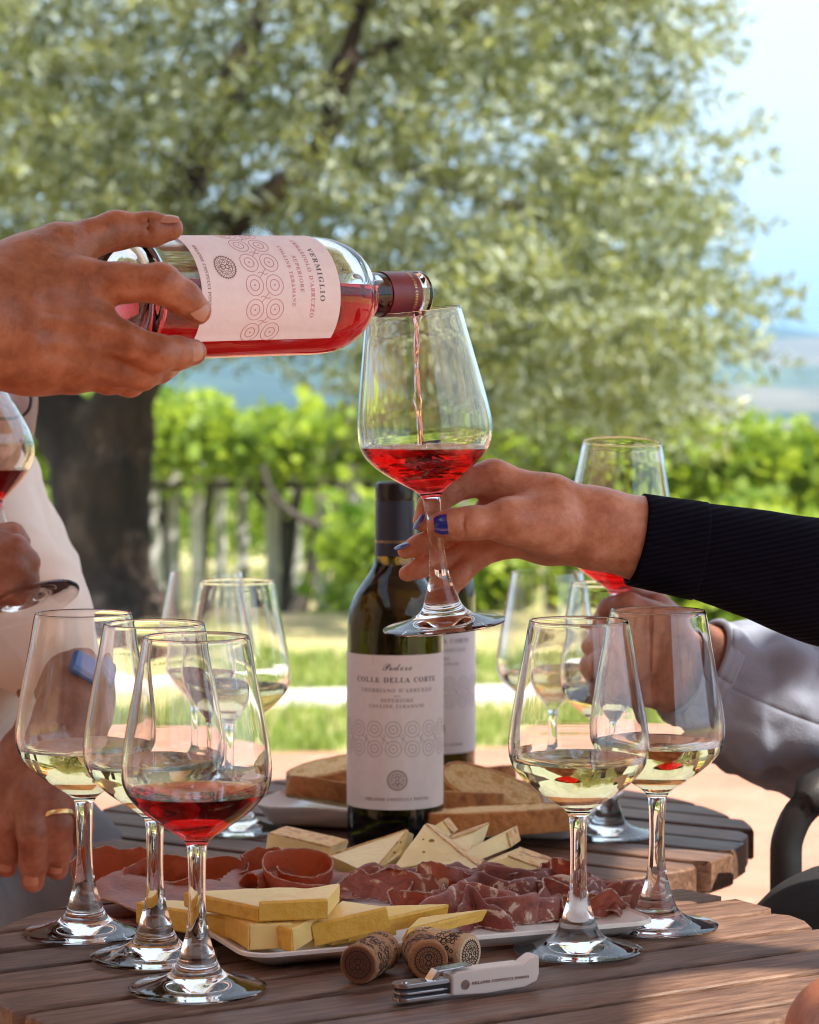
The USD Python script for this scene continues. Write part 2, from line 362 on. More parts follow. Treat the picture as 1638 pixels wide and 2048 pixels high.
# grass tufts between patio and vines
rng = np.random.default_rng(7)
def tuft(seed, n=9, h=.045):
    r = np.random.default_rng(seed); V, Fs = [], []
    for k in range(n):
        a = r.uniform(0, 6.28); d = np.array([math.cos(a), math.sin(a), 0]); w = np.array([-d[1], d[0], 0]) * r.uniform(.0016, .003)
        o = np.array([r.normal(0, .02), r.normal(0, .02), 0]); hh = h * r.uniform(.5, 1.2); l = r.uniform(.2, .8) * hh
        p0, p1, p2 = o, o + d * l * .35 + [0, 0, hh * .6], o + d * l + [0, 0, hh]
        b = len(V); V += [p0 - w, p0 + w, p1 - w * .8, p1 + w * .8, p2]; Fs += [(b, b + 1, b + 3), (b, b + 3, b + 2), (b + 2, b + 3, b + 4)]
    return trimesh.Trimesh(V, Fs, process=False)
def leaf_mat(name, c1, c2, under, trans=.35, rough_=.5, spec=.4):
    return mat(name, {"oi": ("object_info", {}), "ri": ("geometry", {}), "add": ("math", {"math_type": "add"}), "fr": ("math", {"math_type": "fraction"}), "r": ("rgb_ramp", {"ramp": [(0, c1), (.6, c2), (1, [1.25 * c for c in c2])]}),
                      "mx": ("mix", {"color2": under}), "p": ("principled_bsdf", {"roughness": rough_, "specular_ior_level": spec}), "t": ("translucent_bsdf", {}), "ms": ("mix_closure", {"fac": trans})},
               [("oi.random", "add.value1"), ("ri.random_per_island", "add.value2"), ("add.value", "fr.value1"), ("fr.value", "r.fac"), ("r.color", "mx.color1"), ("ri.backfacing", "mx.fac"), ("mx.color", "p.base_color"), ("r.color", "t.color"), ("p.BSDF", "ms.closure1"), ("t.BSDF", "ms.closure2")], surface="ms.closure")
M_grass = leaf_mat('grass_blades', (.10, .18, .025), (.30, .36, .07), (.20, .28, .05), .4)
n = 9500
gx, gy = rng.uniform(-3.2, 3.2, n), 7.4 + 3.2 * rng.uniform(0, 1, n) ** 2.2
ok = meshkit.fbm(np.stack([gx * .9, gy * .9, 0 * gx], -1), 3, 3) > .42
on_path = np.abs(gy - (9.12 + .2 * gx)) < .26
ok &= ~on_path & (gy > np.interp(gx, [p[0] for p in PATIO_EDGE], [p[1] for p in PATIO_EDGE]) + .03)
gx, gy = gx[ok], gy[ok]
gr = instancer('grass', [(tuft(k), M_grass, False) for k in range(4)], rng.integers(0, 4, len(gx)), np.stack([gx, gy, terrain(gx, gy)], 1), rand_quats(rng, len(gx), .2), rng.uniform(.7, 1.5, len(gx)))
tag(gr, 'short grass between the patio and the vines', None, None, 'stuff')

# ------------------------------------------------------------------ olive tree
M_bark = noisy('olive_bark', (.014, .008, .005), (.040, .024, .016), 4, .9, bump=1.0, bump_scale=22, stretch=(1, 1, .35), c3=(.13, .095, .075), lo=.44, hi=.68, dist=.03)
M_twig = plain('olive_twig_bark', (.16, .13, .10), .8)
def px2(px, py, Y, r): return (P(px, py, Y), r)
YT = 12.6
tree_mesh = body_mesh([
    ([[px2(205, 1265, YT, .40), px2(200, 1190, YT, .26), px2(200, 1080, YT, .235), px2(205, 960, YT, .235)],
      [px2(300, 1250, YT - .1, .16), px2(235, 1180, YT, .2)], [px2(110, 1255, YT - .1, .14), px2(170, 1180, YT, .2)], [px2(215, 1262, YT - .45, .13), px2(205, 1180, YT - .05, .2)],
      [px2(205, 960, YT, .23), px2(235, 850, YT, .17), px2(262, 760, YT, .14), px2(290, 640, YT - .2, .13), px2(330, 450, YT - .4, .11), px2(430, 250, YT - .3, .08), px2(540, -20, YT, .05)],
      [px2(205, 960, YT, .22), px2(140, 860, YT + .1, .17), px2(80, 790, YT + .2, .15), px2(0, 690, YT + .3, .13), px2(-140, 480, YT + .5, .1), px2(-260, 150, YT + .4, .07)],
      [px2(290, 640, YT - .2, .12), px2(420, 480, YT - .5, .085), px2(600, 345, YT - 1.1, .052), px2(655, 270, YT - 1.25, .046), px2(680, 150, YT - 1.35, .040), px2(735, -20, YT - 1.35, .034), px2(800, -260, YT - 1.3, .02)],
      [px2(620, 320, YT - 1.1, .04), px2(800, 330, YT - .8, .035), px2(980, 400, YT, .04), px2(1180, 470, YT - .2, .02)],
      [px2(330, 450, YT - .4, .06), px2(500, 520, YT - .8, .04), px2(650, 600, YT - 1, .02)],
      [px2(690, 130, YT - 1.35, .03), px2(900, 40, YT - 1.0, .025), px2(1150, -60, YT, .02)]], .05)], .028, k_join=.05, noise=(.035, 5, 3))
tree = thing('olive_tree', 'old olive tree with thick dark forked trunk and silvery green crown', 'tree')
obj('trunk', tree_mesh, M_bark, tree, smooth=True)

def leaf_blade(L, w, base, dirv, side, V, Fs, fold=.25):
    nrm = np.cross(dirv, side); b = len(V)
    V += [base, base + dirv * L * .45 + side * w + nrm * w * fold, base + dirv * L, base + dirv * L * .45 - side * w + nrm * w * fold]
    Fs += [(b, b + 1, b + 2), (b, b + 2, b + 3)]
def olive_twig(seed):
    r = np.random.default_rng(seed); V, Fs = [], []
    pts = [np.zeros(3)]
    d = unit([.3, 0, 1])
    for k in range(9):
        d = unit(d + r.normal(0, .13, 3)); pts.append(pts[-1] + d * .042)
    for k in range(1, 10):
        for s in (0, 1, 2):
            a = r.uniform(0, 6.28); sd = unit(np.array([math.cos(a), math.sin(a), .1])); dv = unit(sd + d * r.uniform(.3, 1.0))
            side = unit(np.cross(dv, r.normal(0, 1, 3))); leaf_blade(r.uniform(.055, .095), r.uniform(.008, .0135), pts[k], dv, side, V, Fs)
    return trimesh.Trimesh(V, Fs, process=False)
M_olive = leaf_mat('olive_leaf', (.055, .08, .018), (.235, .255, .068), (.37, .43, .32), .38, .40, .45)
clumps = []   # (picture x, picture y, distance, radius in m)
rng = np.random.default_rng(11)
def crown_edge(py):
    return float(np.interp(py, [-400, 0, 120, 200, 260, 330, 400, 470, 560, 640, 720, 800, 870, 940], [1270, 1345, 1345, 1320, 1290, 1385, 1340, 1325, 1390, 1385, 1365, 1335, 1280, 1100]))
tries = 0
while len(clumps) < 360 and tries < 9000:
    tries += 1
    px, py = rng.uniform(-420, 1480), rng.uniform(-520, 900)
    Y = rng.uniform(10.6, 15.2); rad = rng.uniform(.22, .46)
    rp = rad * FPX / Y
    if px + rp * .9 > crown_edge(py): continue
    low = np.interp(px, [-420, 0, 100, 330, 380, 560, 640, 720, 900, 1100, 1420], [640, 640, 600, 600, 800, 800, 720, 850, 905, 915, 880])
    if py + rp * .8 > low: continue
    if any((px - q[0]) ** 2 + (py - q[1]) ** 2 < q[2] ** 2 for q in ((705, 690, 75), (1010, 250, 55), (860, 470, 50), (640, 640, 50), (930, 330, 45), (1120, 820, 70))): continue
    clumps.append((px, py, Y, rad))
for k in range(70):
    py = rng.uniform(-200, 850); clumps.append((crown_edge(py) - rng.uniform(10, 130), py, rng.uniform(11.5, 14), rng.uniform(.18, .30)))
for k in range(110):
    px, py = rng.uniform(860, 1440), rng.uniform(560, 890)
    if px < crown_edge(py) - 40 and not (1080 < px < 1180 and 770 < py): clumps.append((px, py, rng.uniform(11, 14.5), rng.uniform(.2, .34)))
pos, dirs = [], []
for px, py, Y, rad in clumps:
    c = P(px, py, Y); k = int(11 * (rad / .35) ** 2)
    v = rng.normal(0, 1, (k, 3)); v /= np.linalg.norm(v, axis=1, keepdims=True); v *= (rng.uniform(.15, 1, (k, 1)) ** .5) * rad * np.array([1.1, 1.1, .85])
    pos += list(c + v)
for px, py in ((1475, 320), (1440, 335), (1455, 560), (1440, 465), (1450, 650), (1395, 250), (1455, 720), (1400, 800), (1350, 860), (1390, 120)):
    for k in range(3): pos.append(P(px - 40 + rng.normal(0, 14), py + rng.normal(0, 14), 12.4 + rng.normal(0, .3)))
pos = np.array(pos)
cr = instancer('crown', [(olive_twig(40 + k), M_olive, False) for k in range(6)], rng.integers(0, 6, len(pos)), pos, rand_quats(rng, len(pos), 1.9), rng.uniform(.75, 1.25, len(pos)), tree)
tag(cr, None, None, None, 'stuff')

# ------------------------------------------------------------------ vineyard: posts, vines, leafy canopy, a far roof
M_post = noisy('grey_concrete_post', (.36, .355, .36), (.52, .515, .52), 9, .85)
M_vinewood = noisy('vine_wood', (.03, .024, .02), (.085, .07, .06), 18, .9, bump=.6)
rng = np.random.default_rng(21)
posts = [(300, 22.5), (348, 22), (394, 20.6), (440, 26), (485, 22), (545, 21.2), (592, 27), (645, 20.8), (712, 20.2), (318, 29), (930, 24), (985, 22), (1040, 25), (1100, 21), (1160, 26)]
where = ['far left of the row beside the trunk', 'second from the trunk', 'wide one third from the trunk', 'thin one left of the middle', 'in the middle of the row', 'broad one right of the middle', 'thin one behind the dark vine', 'beside the dark leaning vine', 'just left of the green bottle', 'thin far one by the trunk edge', 'under the held glass foot on the right', 'left of the empty glass rims', 'seen through the back glass', 'right of the back glass rim', 'far one under the wrist']
for (px, Y), w in zip(posts, where):
    b = P(px, 1000, Y); z0 = float(terrain(b[0], b[1])); top = 1.088 - (948 - 775) / FPX * Y + .1
    t = thing('vineyard_post', 'pale grey vineyard post, ' + w, 'post', 'posts under the vine canopy', loc=(b[0], b[1], z0 - .1))
    obj('shaft', box((.10, .10, top - z0 + .1), (0, 0, (top - z0 + .1) / 2), rz=rng.uniform(-.3, .3), bevel=.012), M_post, t)
    obj('cap', box((.07, .07, .03), (0, 0, top - z0 + .113), bevel=.01), M_post, t)
for k, (Yw, pyw) in enumerate(((20.3, 960), (24, 953))):
    a_, b_ = P(-300, pyw, Yw), P(1400, pyw + 6, Yw)
    t = thing('trellis_beam', ['dark trellis beam along the front of the vine canopy', 'dark trellis beam deeper under the vine canopy'][k], 'trellis beam'); obj('beam', tube(spline([a_, (a_ + b_) / 2 + [0, 0, -.04], b_], 12), .022, 7), M_vinewood, t, smooth=True)
M_vine = leaf_mat('vine_leaf', (.07, .16, .012), (.33, .42, .035), (.26, .38, .08), .45, .5, .3)
def vine_leaf(c, nrm, up, s, V, Fs):
    x = unit(np.cross(up, nrm)); y = np.cross(nrm, x); b = len(V)
    V.append(c); out = [(0, -.35), (.35, -.5), (.55, -.1), (.42, .2), (.5, .5), (.15, .5), (0, .9), (-.15, .5), (-.5, .5), (-.42, .2), (-.55, -.1), (-.35, -.5)]
    for u, v in out: V.append(c + (x * u + y * v) * s + nrm * (.12 * s * (abs(u) - .3)))
    for k in range(12): Fs.append((b, b + 1 + k, b + 1 + (k + 1) % 12))
def vine_cluster(seed):
    r = np.random.default_rng(seed); V, Fs = [], []
    for k in range(11):
        nrm = unit(r.normal(0, .6, 3) + [0, -.35, .6]); vine_leaf(r.normal(0, .11, 3), nrm, unit(r.normal(0, 1, 3)), r.uniform(.055, .095), V, Fs)
    return trimesh.Trimesh(V, Fs, process=False)
protos = [(vine_cluster(60 + k), M_vine, False) for k in range(5)]
pos = []
def fill_canopy(px0, px1, top, bot, Y0, Y1, n):
    for k in range(n):
        px = rng.uniform(px0, px1); Y = Y0 + (Y1 - Y0) * rng.uniform() ** 1.6
        u = rng.uniform() ; tp = np.interp(px, *top) + 14 * math.sin(px * .07) + 9 * math.sin(px * .19 + 2); py = tp + (np.interp(px, *bot) - tp) * u
        pos.append(P(px, py, Y))
fill_canopy(-250, 1250, ([-250, 270, 340, 430, 520, 640, 760, 1000, 1150, 1300], [825, 850, 838, 845, 880, 868, 872, 905, 918, 900]), ([-250, 700, 1300], [930, 925, 985]), 20, 34, 3200)
fill_canopy(1080, 2050, ([1080, 1200, 1330, 1450, 1560, 1638, 2050], [945, 915, 910, 912, 900, 940, 920]), ([1080, 1300, 2050], [980, 1020, 1050]), 15.5, 20, 2100)
fill_canopy(-250, 1350, ([-250, 1350], [945, 950]), ([-250, 1350], [1100, 1110]), 34, 42, 1500)
fill_canopy(690, 770, ([690, 770], [1040, 1060]), ([690, 770], [1200, 1200]), 17, 19, 60)
cn = instancer('vine_canopy', protos, rng.integers(0, 5, len(pos)), np.array(pos), rand_quats(rng, len(pos), .7), rng.uniform(.8, 1.3, len(pos)))
tag(cn, 'bright green leaf canopy of the vineyard', None, None, 'stuff')
for i, (px, Y, lean) in enumerate([(645, 21, .35), (560, 24, -.2), (660, 19.5, .5), (415, 26, .2), (1120, 23, -.3), (700, 25, .15), (330, 25, -.1), (590, 22, .25)]):
    b = P(px, 1100, Y); z0 = float(terrain(b[0], b[1])); top = 1.088 - (930 - 775) / FPX * Y
    pts = [(b[0] - lean * .6, b[1], z0 - .05), (b[0] - lean * .25, b[1] + .05, z0 + .35 * (top - z0)), (b[0] - lean * .1, b[1], z0 + .6 * (top - z0)), (b[0] + lean * .35, b[1], top)]
    t = thing('grapevine', ['dark leaning vine trunk beside the middle posts', 'dark thin vine trunk behind the left posts', 'dark crooked vine trunk nearest the green bottle', 'dark vine trunk among the left posts', 'dark vine trunk behind the right back glasses', 'far dark vine trunk near the green bottle', 'dark vine trunk beside the olive trunk', 'dark vine trunk left of the leaning one'][i], 'grapevine', 'vine trunks under the canopy')
    obj('stem', tube(spline(pts, 10), np.linspace(.06, .04, 10), 8), M_vinewood, t, smooth=True)
    obj('arm', tube(spline([pts[2], (b[0] - lean * .3 - .25, b[1] - .05, top - .25), (b[0] - lean * .3 - .35, b[1], top)], 7), np.linspace(.035, .022, 7), 7), M_vinewood, t, smooth=True)
# shrubs in the shade on the right
for i, (px, py, Y, rx, rz, n, lab) in enumerate([(1500, 1200, 11.5, .62, .34, 260, 'dark green leafy bush below the navy sleeve'), (1250, 1180, 13.5, .4, .25, 120, 'green bush behind the right hand glasses'), (690, 1260, 14.5, .16, .10, 30, 'small green plant left of the front green bottle'), (985, 1170, 15.5, .3, .2, 60, 'bright green plant right of the second bottle')]):
    c = P(px, py, Y); t = thing('bush', lab, 'bush')
    v = rng.normal(0, 1, (n, 3)); v /= np.linalg.norm(v, axis=1, keepdims=True); v = c + v * (rng.uniform(.1, 1, (n, 1)) ** .4) * [rx, rx * .7, rz]
    tag(instancer('foliage', protos, rng.integers(0, 5, n), v, rand_quats(rng, n, .8), rng.uniform(.6, 1.0, n), t), None, None, None, 'stuff')
    z0 = float(terrain(c[0], c[1]))
    obj('stem', tube(spline([(c[0], c[1], z0 - .05), (c[0] + .03, c[1], (z0 + c[2]) / 2), (c[0] - .05, c[1], c[2])], 6), np.linspace(.03, .012, 6), 7), M_vinewood, t, smooth=True)
# farmhouse roof beyond the vines
M_roof = noisy('terracotta_roof', (.42, .17, .09), (.55, .26, .16), 2.5, .85); M_plaster = noisy('pale_plaster', (.5, .42, .33), (.6, .52, .42), 1.5, .9)
hx = P(1275, 880, 75); hz0 = float(terrain(hx[0], hx[1]))
t = thing('farmhouse', 'small farmhouse with terracotta roof beyond the vines', 'house', loc=(hx[0], hx[1], 0))
eave = 1.088 - (893 - 775) / FPX * 75; ridge = 1.088 - (866 - 775) / FPX * 75
obj('wall', box((2.3, 2.6, eave - hz0 + .3), (0, 0, (eave + hz0 - .3) / 2)), M_plaster, t)
obj('roof', trimesh.convex.convex_hull([(-1.3, -1.5, eave), (1.3, -1.5, eave), (1.3, 1.5, eave), (-1.3, 1.5, eave), (-.5, 0, ridge), (.9, 0, ridge + .03), (-1.3, -1.5, eave + .06), (1.3, -1.5, eave + .06)]), M_roof, t)
obj('window', box((.5, .06, .7), (0, -1.31, eave - .8)), plain('dark_window', (.03, .035, .04), .2), t)

# ------------------------------------------------------------------ tables, added shade sail, added house walls
WOODS = [wood(f'weathered_teak_{k}', [c * f for c in (.085, .041, .024)], [c * f for c in (.152, .080, .049)], [c * f for c in (.230, .136, .090)], k + 1) for k, f in enumerate((.88, 1.06, .74, .98))]
M_iron = noisy('black_iron', (.008, .008, .009), (.014, .014, .015), 30, .5, bump=.06, bump_scale=200)
def bevel_plank(poly, thick, r):
    """extruded outline (long edges along x) whose upper edges are rounded"""
    lays = [(poly.buffer(-r * .9, join_style=1), 0.0)]
    out = []
    steps = [(0.0, -thick), (0.0, -r), (-r * .3, -r * .3), (-r, 0.0)]
    rings = []
    for inset, z in [(-r * .7, -thick), (0, -thick + r * .7)] + [(0.0, -r), (-r * .3, -r * .3), (-r, 0.0)]:
        q = poly.buffer(inset, join_style=2) if inset else poly
        q = max(q.geoms, key=lambda a: a.area) if hasattr(q, 'geoms') else q
        c = np.array(q.exterior.coords)[:-1]; rings.append((q, z))
    n = 64
    V = []
    base = rings[1][0]; cen = np.array(base.centroid.coords[0])
    # same parameterisation on each ring: resample by length from the corner nearest to the first corner of the outline
    P0 = np.array(base.exterior.coords)[0]
    for q, z in rings:
        ls = q.exterior if q.exterior.is_ccw else LineString(list(q.exterior.coords)[::-1])
        from shapely.ops import substring
        s0 = ls.project(Point(P0)); L = ls.length
        V.append([(*ls.interpolate((s0 + L * k / n) % L).coords[0], z) for k in range(n)])
    V = np.array(V).reshape(-1, 3); Fs = []
    for i in range(len(rings) - 1):
        for k in range(n):
            a, b = i * n + k, i * n + (k + 1) % n; Fs += [(a, b, b + n), (a, b + n, a + n)]
    m = len(V); V = np.vstack([V, [*cen, -thick], [*cen, 0]]); l = (len(rings) - 1) * n
    for k in range(n): Fs += [(m, (k + 1) % n, k), (m + 1, l + k, l + (k + 1) % n)]
    t = trimesh.Trimesh(V, Fs, process=False)
    return t
def round_table(center, rx, ry, ang, pitch, gap, z, label, seed, jag):
    rng = np.random.default_rng(seed)
    t = thing('garden_table', label, 'table', 'round slatted garden tables', M=np.array([[math.cos(ang), -math.sin(ang), 0, center[0]], [math.sin(ang), math.cos(ang), 0, center[1]], [0, 0, 1, z], [0, 0, 0, 1]]))
    k0 = int(ry / pitch) + 1; j = 0
    for k in range(-k0, k0 + 1):
        y0, y1 = k * pitch - (pitch - gap) / 2, k * pitch + (pitch - gap) / 2
        a = np.linspace(0, 2 * math.pi, 121)[:-1]
        disc = Polygon(np.stack([rx * np.cos(a), ry * np.sin(a)], 1))
        q = disc.intersection(sbox(-2, y0, 2, y1))
        if q.is_empty or q.area < .0012: continue
        q = q.buffer(0).simplify(.0008)
        q = affinity.translate(q, rng.uniform(-jag, jag), 0)
        m = bevel_plank(q, .026, .0026); m.apply_translation((0, 0, rng.uniform(-.0008, .0008)))
        obj('plank', m, WOODS[rng.integers(0, 4)], t, smooth=40); j += 1
    for yy in (-.62 * rx, .62 * rx):
        obj('batten', box((.04, 1.55 * ry, .02), (yy, 0, -.0375), bevel=.003), WOODS[1], t)
    for sx in (-1, 1):
        for sy in (-1, 1):
            pts = [(sx * .60 * rx, sy * .5 * ry, -.05), (sx * .45 * rx, sy * .4 * ry, -.13), (sx * .25 * rx, sy * .25 * ry, -.35), (sx * .5 * rx, sy * .5 * ry, -.58), (sx * .8 * rx, sy * .75 * ry, -z + .016)]
            obj('leg', tube(spline(pts, 24), .013, 10), M_iron, t, smooth=True)
    obj('frame_ring', tube([(rx * .7 * math.cos(a), ry * .7 * math.sin(a), -.055) for a in np.linspace(0, 2 * math.pi, 41)], .008, 8), M_iron, t, smooth=True)
    return t
T1C, T2C = (0.0, 1.66), (0.0, 2.225)
round_table(T1C, .283, .277, math.radians(31.5), .0525, .0085, .73, 'front round slatted wooden table carrying the cold cut platter', 3, .002)
round_table(T2C, .292, .283, math.radians(-33), .0525, .0085, .715, 'far round slatted wooden table carrying the two green bottles', 4, .006)

# added sail, out of view, shaped to shade the tables and admit sun at right
M_canvas = noisy('cream_canvas', (.56, .50, .42), (.62, .56, .47), 6, .9)
lift = (2.35 - .73) / math.tan(SUN_EL)
edge = [(-1.7, .62), (.13, .62), (.125, 1.40), (.135, 1.50), (.15, 1.575), (.20, 1.60), (.42, 1.60), (.42, 1.655), (.24, 1.668), (.175, 1.71), (.165, 1.86), (.175, 2.02), (.185, 2.09), (.23, 2.125), (.75, 2.12), (.75, 3.2), (-1.7, 3.2)]  # sail outline drawn from the wanted sun and shade areas on the tables
gap = [(.118, 2.150), (.130, 2.160), (.138, 2.142), (.150, 2.160), (.162, 2.148), (.170, 2.170), (.180, 2.175), (.176, 2.205), (.166, 2.198), (.158, 2.226), (.146, 2.208), (.136, 2.222), (.128, 2.196), (.115, 2.186)]  # hole cut so a leaf-edged sun patch lands on the right sleeve
up_ = lambda q: [(x + lift * SUN[0] / math.cos(SUN_EL), y + lift * SUN[1] / math.cos(SUN_EL)) for x, y in q]
sail = up_(edge)
t = thing('shade_sail', 'added cream shade sail, out of view, shaped to shade both tables', 'shade sail')
pol = Polygon(sail).buffer(.012).buffer(-.012).difference(Polygon(up_(gap)))
cl_ = trimesh.creation.extrude_polygon(pol, .003, engine='earcut'); cl_.apply_translation((0, 0, 2.35)); obj('cloth', cl_, M_canvas, t)
for (x, y), (px_, py_) in zip([sail[0], sail[1], sail[-2], sail[-1]], [(-2.6, -.9), (2.6, -1.0), (2.9, 4.2), (-2.9, 4.4)]):
    obj('rope', tube([(x, y, 2.3515), (px_, py_, 2.55)], .004, 6), M_canvas, t); obj('pole', tube([(px_, py_, .012), (px_, py_, 2.62)], .03, 10), M_iron, t, smooth=True)

# unseen house walls, added to block sky light and bounce a little warmth
M_added_wall = noisy('ochre_plaster', (.24, .15, .10), (.30, .19, .13), 2.2, .9, bump=.3, bump_scale=60)
t = thing('house', 'added ochre plastered house, out of view, blocking sky light round the patio', 'house')
obj('wall', box((.35, 7.0, 3.4), (-2.6, -.2, 1.7), bevel=.01), M_added_wall, t)
obj('wall', box((4.6, .35, 3.4), (-.2, -2.4, 1.702), bevel=.01), M_added_wall, t)
obj('roof', box((.9, 7.4, .14), (-2.5, -.2, 3.48), bevel=.02), M_roof, t)
obj('roof', box((4.4, .9, .14), (.2, -2.3, 3.482), bevel=.02), M_roof, t)
obj('door', box((1.0, .06, 2.15), (-.6, -2.21, 1.09), bevel=.01), WOODS[2], t)

# ------------------------------------------------------------------ wine glasses
OUT = [(.0405, .0016), (.0412, .0024), (.0400, .0032), (.033, .0046), (.024, .0070), (.0170, .0105), (.0132, .0150), (.0112, .0205), (.0090, .0270), (.0069, .0350), (.0056, .0460), (.0051, .060), (.0054, .078), (.0060, .0855), (.0071, .0890), (.0105, .0925), (.0150, .0955), (.0220, .1003), (.0300, .1062), (.0372, .1130), (.0422, .1200), (.0443, .1270), (.0446, .1340), (.0434, .1450), (.0409, .1600), (.0379, .1760), (.0347, .1930), (.0317, .2095), (.0313, .2110)]
INN = [(.0304, .2108), (.0308, .2090), (.0338, .1928), (.0369, .1759), (.0398, .1600), (.0422, .1452), (.0433, .1343), (.0430, .1275), (.0409, .1210), (.0359, .1142), (.0288, .1076), (.0208, .1018), (.0138, .0975), (.0075, .0950), (.0, .0942)]
GO = smooth_profile(OUT, 150); GI = smooth_profile(INN, 76)
GI = np.vstack([smooth_profile([(.0313, .2110), (.0310, .2116), (.0306, .2114), (.0304, .2108)], 5)[:-1], GI])
z1, z2 = .0180, .0878
cut1, cut2 = np.argmin(abs(GO[:60, 1] - z1)), np.argmin(abs(GO[:, 1] - z2))
FOOT = lathe(np.vstack([[(0, .0032), (.030, .0018), (.0385, .0012)], GO[:cut1 + 1]]), 72)
STEM = lathe(GO[cut1:cut2 + 1], 40)
BOWL_OUT = lathe(GO[cut2:], 96); BOWL_IN = lathe(GI, 96)
CAVITY = lathe(np.vstack([GI[::-1][:-4]]), 96)      # inner wall seen from the wine, from the bottom up
GH = .212
def place_matrix(base, axis=(0, 0, 1)):
    return frame(axis, (0, -1, 0), base)
def wine_glass(label, base, fill, wine_m, group=None, axis=(0, 0, 1), pane=False, wave=None, bubbles=False, name='wine_glass'):
    """fill: height of the wine's level on the glass axis, in m above the foot"""
    M = place_matrix(base, axis); t = thing(name, label, 'wine glass', group, M=M)
    up = M[:3, :3].T @ np.array([0, 0, 1.]); lvl = np.array([0, 0, fill])
    gm = PANE if pane else GLASS
    straight = up[2] > .99999; rin = np.interp(fill, GI[::-1][:-4][:, 1], GI[::-1][:-4][:, 0])
    inner = None if pane else lathe(np.vstack([GI[GI[:, 1] > fill + 1e-4], [(rin, fill)]]), 96) if straight else trimesh.intersections.slice_mesh_plane(BOWL_IN, up, lvl)
    obj('bowl', cat(BOWL_OUT, BOWL_IN) if pane else cat(BOWL_OUT, inner), gm, t, smooth=60); obj('stem', STEM, GLASS, t, smooth=True); obj('foot', FOOT, GLASS, t, smooth=50)
    cav = CAVITY
    if pane: cav = CAVITY.copy(); cav.apply_scale([.985, .985, 1]); cav.apply_translation((0, 0, .0006))
    if straight:
        gi = GI[::-1][:-4]; low = lathe(np.vstack([gi[gi[:, 1] < fill - 1e-4], [(rin, fill)]]), 96)
        if pane: low.apply_scale([.985, .985, 1]); low.apply_translation((0, 0, .0002)); lvl = lvl + np.array([0, 0, .0002])
    else: low = trimesh.intersections.slice_mesh_plane(cav, -up, lvl)
    # the surface: a disc over the rim of the cut, with a small meniscus and, if stirred, waves
    e1 = unit(np.cross(up, [0, 1, 0])); e2 = np.cross(up, e1)
    hh = (low.vertices - lvl) @ up; rim = low.vertices[hh > -1e-7]
    d = rim - lvl; ang = np.arctan2(d @ e2, d @ e1); o = np.argsort(ang); rim = rim[o]
    keep = np.r_[True, np.linalg.norm(np.diff(rim, axis=0), axis=1) > 1e-6]; rim = rim[keep]
    nr = 40 if wave else 3; rows = [rim]
    for k in range(1, nr):
        f = 1 - k / nr
        p = lvl + (rim - lvl) * f
        if wave:
            amp, fr, sd = wave; h = amp * (meshkit.fbm(p * fr + 5, 3, sd) - .5) * min(1, 4 * (1 - f)); p = p + up * h[:, None]
        rows.append(p)
    V = np.vstack(rows + [[lvl]]); n = len(rim); Fs = []
    for i in range(nr - 1):
        for k in range(n):
            a, b = i * n + k, i * n + (k + 1) % n; Fs += [(a, b, b + n), (a, b + n, a + n)]
    for k in range(n): Fs.append(((nr - 1) * n + k, (nr - 1) * n + (k + 1) % n, len(V) - 1))
    top = trimesh.Trimesh(V, Fs, process=False)
    if (top.face_normals @ up).sum() < 0: top.invert()
    obj('wine', cat(low, top), wine_m, t, smooth=65 if wave else 25)
    if bubbles:
        rb_ = np.random.default_rng(5); bs = []
        for k in range(70):
            q = rows[int(min(nr - 1, abs(rb_.normal(0, 7))))][rb_.integers(0, n)]; s = trimesh.creation.icosphere(1, rb_.uniform(.0005, .0014)); s.apply_translation(lvl + (q - lvl) * .97 + up * .0004); bs.append(s)
        obj('bubbles', cat(*bs), PANE, t, smooth=True)
    return t
def on_table(px, py, z): return T(px, py, z)
gf = None
wine_glass('white wine glass, leftmost of the three at the front left', T(170, 1869), .1235, WHITE)
wine_glass('white wine glass in the middle of the three at the front left', T(311, 1919), .1235, WHITE)
wine_glass('rose wine glass standing nearest at the front left', T(395, 1982), .1195, ROSE)
wine_glass('white wine glass at the front right beside the corkscrew', T(1156, 1905), .1235, WHITE)
wine_glass('white wine glass behind the front right one, before the shirt sleeve', T(1313, 1856), .1235, WHITE)
wine_glass('white wine glass on the far table at left, right one of the pair', T(476, 1663, .715), .1225, WHITE)
wine_glass('white wine glass on the far table at left, left one of the pair', T(414, 1624, .715), .1225, WHITE_LOOSE, pane=True)
wine_glass('white wine glass on the far table at right, nearer one of the pair', T(1217, 1673, .715), .1225, WHITE)
wine_glass('white wine glass on the far table, right beside the bread plate', T(1093, 1623, .715), .1225, WHITE_LOOSE, pane=True)
HELD_Y = 1.735
hb, ht = P(889, 1256, HELD_Y), P(827, 630, HELD_Y - .012)
wine_glass('tilted glass held up with rose wine being poured into it', hb, .1205, ROSE, axis=ht - hb, wave=(.0055, 48, 4), bubbles=True)
rb, rt = P(1228, 1400, 2.12), P(1244, 905, 2.10)
wine_glass('rose wine glass held by the hand at the right, behind the navy sleeve', rb, .1195, ROSE, axis=rt - rb)
lb, lt = P(58, 1214, 1.99), P(-92, 770, 2.06)
wine_glass('rose wine glass raised at the left edge before the beige shirt', lb, .1195, ROSE, axis=lt - lb)

